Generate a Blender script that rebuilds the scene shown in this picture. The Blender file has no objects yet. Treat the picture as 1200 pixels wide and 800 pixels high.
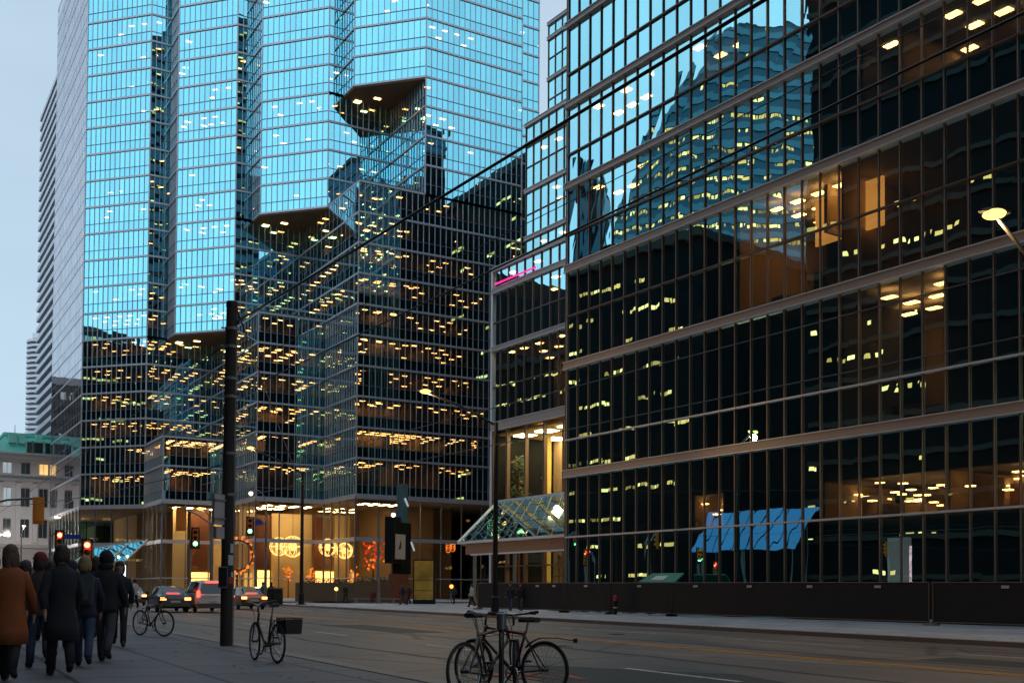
import bpy, bmesh, math, random
from mathutils import Vector, Matrix
random.seed(7)
R = math.radians
scene = bpy.context.scene
COL = scene.collection

# ------------------------------------------------------------------ camera
EYE = 1.25
FPX, CX, CY = 1300.0, 600.0, 661.7
PITCH, ROLL, YAW = R(1.6), R(.35), R(30.5)
cfwd = Vector((math.sin(YAW) * math.cos(PITCH), math.cos(YAW) * math.cos(PITCH), math.sin(PITCH)))
cr0 = Vector((math.cos(YAW), -math.sin(YAW), 0))
cu0 = cr0.cross(cfwd)
cright = cr0 * math.cos(ROLL) + cu0 * math.sin(ROLL)
cup = -cr0 * math.sin(ROLL) + cu0 * math.cos(ROLL)
CAM = Vector((0, 0, EYE))
cd = bpy.data.cameras.new('camera')
cd.sensor_width = 36.0
cd.lens = FPX / 1200 * 36
cd.shift_y = (CY - 400) / 1200
cd.clip_start = .1
cd.clip_end = 4000
cam = bpy.data.objects.new('camera', cd)
cam.matrix_world = Matrix(((cright.x, cup.x, -cfwd.x, CAM.x), (cright.y, cup.y, -cfwd.y, CAM.y),
                           (cright.z, cup.z, -cfwd.z, CAM.z), (0, 0, 0, 1)))
COL.objects.link(cam)
scene.camera = cam


def ray(px, py):
    return cfwd + cright * ((px - CX) / FPX) + cup * ((CY - py) / FPX)


def at_plane(px, py, n, d):
    n = Vector(n)
    r = ray(px, py)
    return CAM + r * ((d - CAM.dot(n)) / r.dot(n))


def at_depth(px, py, dep):
    return CAM + ray(px, py) * dep


# street frame (road axis) and the frame of the right-hand building
SA = R(-2.5)
SX = Vector((math.cos(SA), math.sin(SA), 0))
SY = Vector((-math.sin(SA), math.cos(SA), 0))
GRADE = .0055
BA = R(3.3)
BX = Vector((math.cos(BA), math.sin(BA), 0))
BY = Vector((-math.sin(BA), math.cos(BA), 0))


def street(x, y, z=0.0):           # street coords -> world, z above the sloping ground
    p = SX * x + SY * y
    return Vector((p.x, p.y, z + GRADE * y))


def ground_z(p):
    return GRADE * Vector((p[0], p[1], 0)).dot(SY)


def on_ground(px, py, z=0.0):
    n = Vector((0, 0, 1)) - SY * GRADE
    return at_plane(px, py, n, z)


def foot(px, dep, z=0.0):          # point on the ground seen in image column px at forward distance dep
    p = at_depth(px, 690, dep)
    return Vector((p.x, p.y, ground_z(p) + z))


# ------------------------------------------------------------------ materials
MATS = {}


def nodes(name):
    m = bpy.data.materials.new(name)
    m.use_nodes = True
    nt = m.node_tree
    for n in list(nt.nodes):
        nt.nodes.remove(n)
    out = nt.nodes.new('ShaderNodeOutputMaterial')
    MATS[name] = m
    return m, nt, out


def N(nt, t, **kw):
    n = nt.nodes.new(t)
    for k, v in kw.items():
        if hasattr(n, k):
            setattr(n, k, v)
        else:
            n.inputs[k].default_value = v
    return n


def rgba(c):
    return (c[0], c[1], c[2], 1.0)


def mat(name, col, rough=.6, metal=0.0, var=.18, scale=3.0, bump=0.0, bscale=40.0, spec=.5, coat=0.0):
    m, nt, out = nodes(name)
    p = N(nt, 'ShaderNodeBsdfPrincipled')
    tc = N(nt, 'ShaderNodeTexCoord')
    nz = N(nt, 'ShaderNodeTexNoise')
    nz.inputs['Scale'].default_value = scale
    nz.inputs['Detail'].default_value = 5
    nt.links.new(tc.outputs['Object'], nz.inputs['Vector'])
    mx = N(nt, 'ShaderNodeMix', data_type='RGBA')
    mx.inputs[6].default_value = rgba([c * (1 - var) for c in col])
    mx.inputs[7].default_value = rgba([min(1, c * (1 + var)) for c in col])
    nt.links.new(nz.outputs['Fac'], mx.inputs[0])
    nt.links.new(mx.outputs[2], p.inputs['Base Color'])
    p.inputs['Roughness'].default_value = rough
    p.inputs['Metallic'].default_value = metal
    p.inputs['Specular IOR Level'].default_value = spec
    p.inputs['Coat Weight'].default_value = coat
    if bump:
        n2 = N(nt, 'ShaderNodeTexNoise')
        n2.inputs['Scale'].default_value = bscale
        n2.inputs['Detail'].default_value = 4
        nt.links.new(tc.outputs['Object'], n2.inputs['Vector'])
        b = N(nt, 'ShaderNodeBump')
        b.inputs['Strength'].default_value = bump
        b.inputs['Distance'].default_value = .02
        nt.links.new(n2.outputs['Fac'], b.inputs['Height'])
        nt.links.new(b.outputs['Normal'], p.inputs['Normal'])
    nt.links.new(p.outputs[0], out.inputs[0])
    return m


def emit(name, col, strength, var=0.0, scale=1.0):
    m, nt, out = nodes(name)
    e = N(nt, 'ShaderNodeEmission')
    e.inputs[0].default_value = rgba(col)
    e.inputs[1].default_value = strength
    if var:
        tc = N(nt, 'ShaderNodeTexCoord')
        nz = N(nt, 'ShaderNodeTexNoise')
        nz.inputs['Scale'].default_value = scale
        nz.inputs['Detail'].default_value = 3
        nt.links.new(tc.outputs['Object'], nz.inputs['Vector'])
        mr = N(nt, 'ShaderNodeMapRange')
        mr.inputs[1].default_value = .3
        mr.inputs[2].default_value = .7
        mr.inputs[3].default_value = strength * (1 - var)
        mr.inputs[4].default_value = strength * (1 + var)
        nt.links.new(nz.outputs['Fac'], mr.inputs[0])
        nt.links.new(mr.outputs[0], e.inputs[1])
    nt.links.new(e.outputs[0], out.inputs[0])
    return m


def coated_glass(name, tint, graze, trans, wave=.6, wscale=.35, rough=.0, stretch=(1, 1, 1), dist=.03, pane_jump=None):
    """Mirror-coated office glass: tinted reflection that pales at grazing angles, over a dim view inside."""
    m, nt, out = nodes(name)
    lw = N(nt, 'ShaderNodeLayerWeight')
    lw.inputs['Blend'].default_value = .5
    mr = N(nt, 'ShaderNodeMapRange')
    mr.inputs[1].default_value = .55
    mr.inputs[2].default_value = .86
    nt.links.new(lw.outputs['Facing'], mr.inputs[0])
    mx = N(nt, 'ShaderNodeMix', data_type='RGBA')
    mx.inputs[6].default_value = rgba(tint)
    mx.inputs[7].default_value = rgba(graze)
    nt.links.new(mr.outputs[0], mx.inputs[0])
    geo = N(nt, 'ShaderNodeNewGeometry')
    vr = N(nt, 'ShaderNodeMapRange')
    vr.inputs[3].default_value = .86
    vr.inputs[4].default_value = 1.0
    nt.links.new(geo.outputs['Random Per Island'], vr.inputs[0])
    vm = N(nt, 'ShaderNodeVectorMath', operation='SCALE')
    nt.links.new(mx.outputs[2], vm.inputs[0])
    nt.links.new(vr.outputs[0], vm.inputs['Scale'])
    gl = N(nt, 'ShaderNodeBsdfGlossy')
    gl.inputs['Roughness'].default_value = rough
    nt.links.new(vm.outputs[0], gl.inputs['Color'])
    tc = N(nt, 'ShaderNodeTexCoord')
    mp = N(nt, 'ShaderNodeMapping')
    mp.inputs['Scale'].default_value = stretch
    nt.links.new(tc.outputs['Object'], mp.inputs[0])
    nz = N(nt, 'ShaderNodeTexNoise')
    nz.inputs['Scale'].default_value = wscale
    nz.inputs['Detail'].default_value = 1.5
    rs_ = N(nt, 'ShaderNodeVectorMath', operation='SCALE')
    rs_.inputs[0].default_value = (1.0, .7, .45)
    rm = N(nt, 'ShaderNodeMath', operation='MULTIPLY')
    rm.inputs[1].default_value = 3.0 if pane_jump is None else pane_jump
    nt.links.new(geo.outputs['Random Per Island'], rm.inputs[0])
    nt.links.new(rm.outputs[0], rs_.inputs['Scale'])
    va = N(nt, 'ShaderNodeVectorMath', operation='ADD')
    nt.links.new(mp.outputs[0], va.inputs[0])
    nt.links.new(rs_.outputs[0], va.inputs[1])
    nt.links.new(va.outputs[0], nz.inputs['Vector'])
    b = N(nt, 'ShaderNodeBump')
    b.inputs['Strength'].default_value = wave
    b.inputs['Distance'].default_value = dist
    nt.links.new(nz.outputs['Fac'], b.inputs['Height'])
    nt.links.new(b.outputs['Normal'], gl.inputs['Normal'])
    if trans is None:
        nt.links.new(gl.outputs[0], out.inputs[0])
        return m
    tr = N(nt, 'ShaderNodeBsdfTransparent')
    tr.inputs[0].default_value = rgba(trans)
    ad = N(nt, 'ShaderNodeAddShader')
    nt.links.new(gl.outputs[0], ad.inputs[0])
    nt.links.new(tr.outputs[0], ad.inputs[1])
    nt.links.new(ad.outputs[0], out.inputs[0])
    return m


M = MATS
# facade glass
coated_glass('tower_glass', (.33, .88, 1.0), (.78, .77, .82), (.34, .27, .19), wave=.35, wscale=.22, dist=.02)
coated_glass('tower_spandrel', (.32, .86, 1.0), (.76, .76, .81), None, wave=.35, wscale=.22, dist=.02)
coated_glass('block_glass', (.44, .92, 1.0), (.78, .84, .92), (.30, .24, .16), wave=.36, wscale=.42, stretch=(1, 1, .6), dist=.035)
coated_glass('block_spandrel', (.42, .90, 1.0), (.76, .82, .9), None, wave=.36, wscale=.42, stretch=(1, 1, .6), dist=.035)
coated_glass('lobby_glass', (.10, .12, .12), (.3, .3, .3), (.80, .76, .68), wave=.3, wscale=.3)
coated_glass('canopy_glass', (.36, .74, .82), (.5, .70, .76), (.06, .10, .09), wave=.12, wscale=.8)
coated_glass('far_glass', (.10, .25, .42), (.5, .55, .6), None, wave=.3, wscale=.3)
# metals, masonry, ground
mat('aluminium', (.62, .63, .67), .4, .35, .08, 1.5)
mat('aluminium_dark', (.20, .20, .22), .45, .5, .1, 1.5)
mat('bronze', (.16, .105, .08), .42, .3, .15, 1.2)
mat('band_metal', (.46, .38, .35), .45, .15, .10, .35)
mat('bright_trim', (.78, .79, .84), .4, .15, .06, 2)
mat('slab', (.34, .30, .25), .9, 0, .12, .7)
mat('ceiling', (.36, .31, .24), .9, 0, .08, .9)
mat('interior_wall', (.34, .24, .14), .9, 0, .3, .25)
mat('interior_dark', (.06, .05, .045), .9, 0, .3, .3)
mat('soffit', (.34, .20, .10), .6, .0, .3, .4)
mat('roof_gravel', (.16, .155, .15), .95, 0, .2, 2)
mat('black_metal', (.018, .017, .018), .42, .4, .3, 3, .1)
mat('wood_pole', (.030, .023, .020), .8, 0, .35, 6, .5, 30)
mat('grey_metal', (.22, .22, .23), .5, .5, .15, 4)
mat('fence_mesh', (.011, .009, .009), .75, 0, .35, .9, .4, 9)
mat('fence_post', (.17, .115, .085), .5, .5, .2, 5)
mat('concrete', (.26, .25, .25), .85, 0, .15, 1.5, .2, 30)
mat('stone', (.52, .50, .51), .85, 0, .12, .6, .2, 6)
mat('stone_dark', (.34, .32, .32), .85, 0, .15, .7, .2, 6)
mat('copper_green', (.30, .80, .69), .7, 0, .14, .5, .1, 4)
mat('white_slab', (.78, .80, .86), .7, 0, .06, .4)
mat('dark_glass', (.022, .028, .035), .12, 0, .2, .5, spec=.8)
mat('tag_white', (.5, .5, .5), .6, 0, .1, 9)
mat('wood_brown', (.16, .055, .028), .5, 0, .25, 1.3)
mat('cream_panel', (.72, .55, .30), .75, 0, .10, .5)
mat('green_paint', (.02, .20, .12), .45, 0, .15, 3)
mat('pale_label', (.50, .64, .58), .6, 0, .1, 6)
mat('signal_yellow', (.80, .26, .02), .45, 0, .10, 6)
mat('sign_grey', (.42, .42, .46), .55, .2, .1, 3)
mat('sign_blue', (.03, .07, .45), .5, 0, .1, 3)
mat('sign_red', (.5, .03, .03), .5, 0, .1, 3)
mat('rubber', (.012, .012, .013), .75, 0, .2, 10)
mat('chrome', (.45, .45, .47), .22, .95, .05, 4)
mat('bike_brown', (.13, .085, .055), .38, .4, .15, 6, coat=.3)
mat('bike_black', (.015, .015, .017), .35, .3, .2, 6, coat=.3)
mat('bike_maroon', (.10, .015, .022), .35, .3, .15, 6, coat=.4)
mat('bike_grey', (.17, .165, .16), .4, .5, .15, 6)
mat('saddle', (.015, .014, .014), .6, 0, .2, 12)
mat('wicker', (.05, .035, .025), .8, 0, .4, 25)
mat('car_white', (.62, .62, .63), .28, 0, .05, 1, coat=.6)
mat('car_bronze', (.22, .13, .07), .3, .5, .08, 1, coat=.6)
mat('car_dark', (.035, .028, .028), .3, .4, .1, 1, coat=.6)
mat('car_silver', (.30, .30, .31), .3, .6, .06, 1, coat=.6)
mat('car_glass', (.012, .014, .017), .06, 0, .1, 1, spec=.8)
mat('skin', (.42, .25, .18), .55, 0, .08, 6)
mat('hair', (.03, .02, .015), .7, 0, .3, 30)
mat('hair_fair', (.26, .17, .08), .7, 0, .3, 30)
mat('hair_brown', (.10, .055, .03), .7, 0, .3, 30)
for nm, c in (('coat_orange', (.26, .065, .015)), ('coat_black', (.012, .012, .016)), ('coat_navy', (.014, .018, .034)),
              ('coat_brown', (.045, .026, .018)), ('coat_grey', (.06, .06, .065)), ('coat_teal', (.02, .09, .11)), ('jeans', (.045, .065, .12)),
              ('trousers_black', (.013, .013, .015)), ('trousers_grey', (.06, .06, .068)), ('shoe', (.014, .012, .012)),
              ('coat_white', (.5, .5, .5)), ('bag_brown', (.06, .03, .02)), ('wool_red', (.16, .02, .025))):
    mat(nm, c, .85, 0, .25, 5, .3, 60)
mat('leaf', (.035, .07, .03), .7, 0, .5, 4)
mat('soil', (.03, .022, .016), .95, 0, .3, 8)
mat('planter_stone', (.17, .13, .09), .8, 0, .15, 2, .2, 12)
mat('reflect_dark', (.010, .012, .014), .8, 0, .3, .15, spec=.1)
mat('window_off', (.005, .006, .008), .5, 0, .3, .3, spec=.15)
mat('reflect_blue', (.05, .17, .26), .6, 0, .2, .1, spec=.3)
mat('reflect_teal', (.05, .135, .18), .5, .1, .25, .08, spec=.5)
mat('vault_teal', (.13, .30, .37), .5, .1, .25, .08, spec=.5)
mat('reflect_brown', (.06, .05, .042), .85, 0, .2, .2)
# light sources
WARM = (1.0, .60, .22)
emit('office_light', (1.0, .60, .22), 9, .35, .15)
emit('office_light_cool', (1.0, .74, .38), 8, .3, .15)
emit('block_light', (1.0, .70, .33), 13, .3, .2)
emit('lamp_warm', (1.0, .60, .16), 2.6)
emit('lamp_white', (1.0, .86, .58), 3.5)
emit('tail_red', (1.0, .035, .02), 9)
emit('tail_amber', (1.0, .22, .05), 10)
emit('signal_red', (1.0, .06, .03), 26)
emit('signal_green', (.12, 1.0, .55), 9)
emit('signal_hand', (1.0, .16, .02), 10)
emit('ad_screen', (.88, .86, 1.0), 2.6, .15, .8)
emit('blue_screen', (.25, .42, .62), .55, .15, .5)
emit('led_strip', (.62, .58, 1.0), 2.2, .6, 6)
emit('pink_mirror_glow', (1.0, .04, .30), 1.3, .3, .5)
emit('room_glow_wall', (1.0, .52, .14), 1.3, .3, .35)  # room light put into a self-glowing wall surface
emit('lobby_glow', (1.0, .58, .16), 3.2, .2, .5)  # lobby lamplight put into glowing low panels
emit('chandelier_glow', (1.0, .60, .18), 2.4, .3, 2)
emit('wreath_glow', (1.0, .22, .03), 1.5, .6, 3)
emit('red_decor', (1.0, .05, .02), .9, .5, 2)
emit('window_lit', (1.0, .60, .22), 1.1, .4, .2)
emit('strip_lit', (1.0, .46, .12), 1.25, .85, .12)
emit('strip_bright', (1.0, .52, .17), 2.6, .3, .3)
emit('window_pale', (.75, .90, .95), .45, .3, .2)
emit('yellow_panel', (.85, .55, .12), .10, .5, .6)
mat('fascia_lamplit', (.36, .19, .11), .5, .1, .12, .8)  # lamp light on the fascia put into its warm base colour
mat('hall_yellow', (.72, .58, .17), .7, 0, .12, .4)
emit('hall_light', (1.0, .82, .42), 26)
emit('small_light', (1.0, .72, .36), 36)


# ------------------------------------------------------------------ mesh helper
class MB:
    def __init__(self):
        self.v, self.f, self.m, self.mats = [], [], [], []

    def mi(self, name):
        if name not in self.mats:
            self.mats.append(name)
        return self.mats.index(name)

    def face(self, pts, mt):
        b = len(self.v)
        self.v.extend([tuple(p) for p in pts])
        self.f.append(tuple(range(b, b + len(pts))))
        self.m.append(self.mi(mt))

    def hexa(self, p, mt):
        """eight corners: bottom ring 0-3 (ccw from above), top ring 4-7"""
        b = len(self.v)
        self.v.extend([tuple(q) for q in p])
        i = self.mi(mt)
        for q in ((3, 2, 1, 0), (4, 5, 6, 7), (0, 1, 5, 4), (1, 2, 6, 5), (2, 3, 7, 6), (3, 0, 4, 7)):
            self.f.append(tuple(b + k for k in q))
            self.m.append(i)

    def box(self, x0, x1, y0, y1, z0, z1, mt):
        self.hexa([(x0, y0, z0), (x1, y0, z0), (x1, y1, z0), (x0, y1, z0), (x0, y0, z1), (x1, y0, z1), (x1, y1, z1), (x0, y1, z1)], mt)

    def bar(self, a, b, w, h, mt, up=(0, 0, 1)):
        """rectangular bar from a to b; w across, h along 'up'"""
        a, b = Vector(a), Vector(b)
        d = (b - a).normalized()
        u = Vector(up)
        s = d.cross(u)
        if s.length < 1e-4:
            s = d.cross(Vector((1, 0, 0)))
        s.normalize()
        u = s.cross(d).normalized()
        s, u = s * w / 2, u * h / 2
        self.hexa([a - s - u, a + s - u, b + s - u, b - s - u, a - s + u, a + s + u, b + s + u, b - s + u], mt)

    def tube(self, pts, r, mt, n=8, cap=True):
        pts = [Vector(p) for p in pts]
        rs = r if isinstance(r, (list, tuple)) else [r] * len(pts)
        base = len(self.v)
        i = self.mi(mt)
        prev = None
        for k, p in enumerate(pts):
            if k == 0:
                d = pts[1] - p
            elif k == len(pts) - 1:
                d = p - pts[k - 1]
            else:
                d = (pts[k + 1] - p).normalized() + (p - pts[k - 1]).normalized()
            d.normalize()
            if prev is None:
                a = d.orthogonal().normalized()
            else:
                a = (prev - d * prev.dot(d))
                a = a.normalized() if a.length > 1e-5 else d.orthogonal().normalized()
            prev = a
            b = d.cross(a)
            for j in range(n):
                t = 2 * math.pi * j / n
                self.v.append(tuple(p + (a * math.cos(t) + b * math.sin(t)) * rs[k]))
        for k in range(len(pts) - 1):
            for j in range(n):
                q = base + k * n
                self.f.append((q + j, q + (j + 1) % n, q + n + (j + 1) % n, q + n + j))
                self.m.append(i)
        if cap:
            self.f.append(tuple(base + j for j in range(n))[::-1])
            self.m.append(i)
            self.f.append(tuple(base + (len(pts) - 1) * n + j for j in range(n)))
            self.m.append(i)

    def torus(self, c, axis, R0, r, mt, n=32, k=8):
        c, axis = Vector(c), Vector(axis).normalized()
        a = axis.orthogonal().normalized()
        b = axis.cross(a)
        base, i = len(self.v), self.mi(mt)
        for u in range(n):
            t = 2 * math.pi * u / n
            d = a * math.cos(t) + b * math.sin(t)
            for w in range(k):
                s = 2 * math.pi * w / k
                self.v.append(tuple(c + d * (R0 + r * math.cos(s)) + axis * (r * math.sin(s))))
        for u in range(n):
            for w in range(k):
                self.f.append((base + u * k + w, base + ((u + 1) % n) * k + w, base + ((u + 1) % n) * k + (w + 1) % k, base + u * k + (w + 1) % k))
                self.m.append(i)

    def ball(self, c, rx, ry, rz, mt, n=12, k=8, rot=None):
        c = Vector(c)
        base, i = len(self.v), self.mi(mt)
        for a in range(k + 1):
            ph = -math.pi / 2 + math.pi * a / k
            for b in range(n):
                t = 2 * math.pi * b / n
                p = Vector((rx * math.cos(ph) * math.cos(t), ry * math.cos(ph) * math.sin(t), rz * math.sin(ph)))
                if rot:
                    p = rot @ p
                self.v.append(tuple(c + p))
        for a in range(k):
            for b in range(n):
                self.f.append((base + a * n + b, base + a * n + (b + 1) % n, base + (a + 1) * n + (b + 1) % n, base + (a + 1) * n + b))
                self.m.append(i)

    def prism(self, poly, z0, z1, mt, top=True, bottom=True, mt_top=None, mt_bot=None):
        n = len(poly)
        b = len(self.v)
        self.v.extend([(p[0], p[1], z0) for p in poly] + [(p[0], p[1], z1) for p in poly])
        i = self.mi(mt)
        for k in range(n):
            self.f.append((b + k, b + (k + 1) % n, b + n + (k + 1) % n, b + n + k))
            self.m.append(i)
        if top:
            self.f.append(tuple(b + n + k for k in range(n)))
            self.m.append(self.mi(mt_top or mt))
        if bottom:
            self.f.append(tuple(b + k for k in range(n))[::-1])
            self.m.append(self.mi(mt_bot or mt))

    def build(self, name, parent=None, smooth=False, bevel=0.0, loc=None, label=None, stuff=False):
        me = bpy.data.meshes.new(name)
        me.from_pydata(self.v, [], self.f)
        for n in self.mats:
            me.materials.append(MATS[n])
        me.polygons.foreach_set('material_index', self.m)
        if smooth:
            me.polygons.foreach_set('use_smooth', [True] * len(self.f))
        me.update()
        o = bpy.data.objects.new(name, me)
        COL.objects.link(o)
        if loc is not None:
            o.location = loc
        if parent is not None:
            o.parent = parent
        if label:
            o['label'] = label
        if stuff:
            o['kind'] = 'stuff'
        if bevel:
            bm = bmesh.new()
            bm.from_mesh(me)
            bmesh.ops.remove_doubles(bm, verts=bm.verts, dist=1e-5)
            bmesh.ops.bevel(bm, geom=list(bm.edges), offset=bevel, segments=2, affect='EDGES', clamp_overlap=True)
            bm.to_mesh(me)
            bm.free()
        return o


def thing(name, label, cat, loc=(0, 0, 0), rotz=0.0, group=None):
    o = bpy.data.objects.new(name, None)
    COL.objects.link(o)
    o.location = loc
    o.rotation_euler = (0, 0, rotz)
    o.empty_display_size = .3
    return tag(o, label, cat, group)


def tag(o, label, cat, group=None):
    o['label'] = label
    o['category'] = cat
    if group:
        o['group'] = group
    return o


def structure(o, kind='structure'):
    o['kind'] = kind
    return o


def copy_tree(o, parent=None):
    c = o.copy()
    COL.objects.link(c)
    if parent is not None:
        c.parent = parent
    for ch in list(o.children):
        copy_tree(ch, c)
    return c
# ------------------------------------------------------------------ world and light
world = bpy.data.worlds.new('World')
scene.world = world
world.use_nodes = True
wn = world.node_tree
for n in list(wn.nodes):
    wn.nodes.remove(n)
wo = wn.nodes.new('ShaderNodeOutputWorld')
bg = wn.nodes.new('ShaderNodeBackground')
sky = wn.nodes.new('ShaderNodeTexSky')
sky.sky_type = 'NISHITA'
sky.sun_disc = False
SUN_EL, SUN_AZ = R(7), R(205)
sky.sun_elevation = SUN_EL
sky.sun_rotation = SUN_AZ
sky.altitude = 80
sky.air_density = 1.0
sky.dust_density = .3
sky.ozone_density = 3.0
# thin evening overcast: the clear sky mixed with pale lilac veil
wt = wn.nodes.new('ShaderNodeTexCoord')
wm = wn.nodes.new('ShaderNodeMapping')
wm.inputs['Scale'].default_value = (1, 1, 3)
wz = wn.nodes.new('ShaderNodeTexNoise')
wz.inputs['Scale'].default_value = 1.6
wz.inputs['Detail'].default_value = 5
wr = wn.nodes.new('ShaderNodeMapRange')
wr.inputs[1].default_value = .35
wr.inputs[2].default_value = .7
wr.inputs[3].default_value = .74
wr.inputs[4].default_value = .92
wx = wn.nodes.new('ShaderNodeMix')
wx.data_type = 'RGBA'
wx.inputs[7].default_value = (5.2, 6.7, 8.0, 1)
wn.links.new(wt.outputs['Generated'], wm.inputs[0])
wn.links.new(wm.outputs[0], wz.inputs['Vector'])
wn.links.new(wz.outputs['Fac'], wr.inputs[0])
wn.links.new(wr.outputs[0], wx.inputs[0])
wn.links.new(sky.outputs[0], wx.inputs[6])
# afterglow: the western half of the sky is the brighter one
wd_ = wn.nodes.new('ShaderNodeVectorMath')
wd_.operation = 'DOT_PRODUCT'
wd_.inputs[1].default_value = (-.82, -.5, -.25)
wn.links.new(wt.outputs['Generated'], wd_.inputs[0])
wg = wn.nodes.new('ShaderNodeMapRange')
wg.inputs[1].default_value = -.5
wg.inputs[2].default_value = .84
wg.inputs[3].default_value = .98
wg.inputs[4].default_value = 1.5
wn.links.new(wd_.outputs['Value'], wg.inputs[0])
wv = wn.nodes.new('ShaderNodeVectorMath')
wv.operation = 'SCALE'
wn.links.new(wx.outputs[2], wv.inputs[0])
wn.links.new(wg.outputs[0], wv.inputs['Scale'])
wn.links.new(wv.outputs[0], bg.inputs['Color'])
bg.inputs['Strength'].default_value = .117
wn.links.new(bg.outputs[0], wo.inputs[0])
sl = bpy.data.lights.new('sun', 'SUN')
sl.energy = .12
sl.angle = R(12)
sl.color = (1, .9, .8)
so = bpy.data.objects.new('sun', sl)
COL.objects.link(so)
# NISHITA: sun_rotation turns clockwise from +Y
sd = Vector((math.sin(SUN_AZ) * math.cos(SUN_EL), math.cos(SUN_AZ) * math.cos(SUN_EL), math.sin(SUN_EL)))
so.rotation_euler = sd.to_track_quat('Z', 'Y').to_euler()
vs = scene.view_settings
vs.view_transform = 'Standard'
vs.look = 'None'
vs.exposure = 0
vs.gamma = 1
vs.use_curve_mapping = False
scene.cycles.use_denoising = True
scene.cycles.max_bounces = 8
scene.cycles.transparent_max_bounces = 24
scene.cycles.sample_clamp_indirect = 6
scene.cycles.caustics_reflective = False
scene.cycles.caustics_refractive = False
try:
    scene.cycles.use_light_tree = True
except Exception:
    pass


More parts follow.
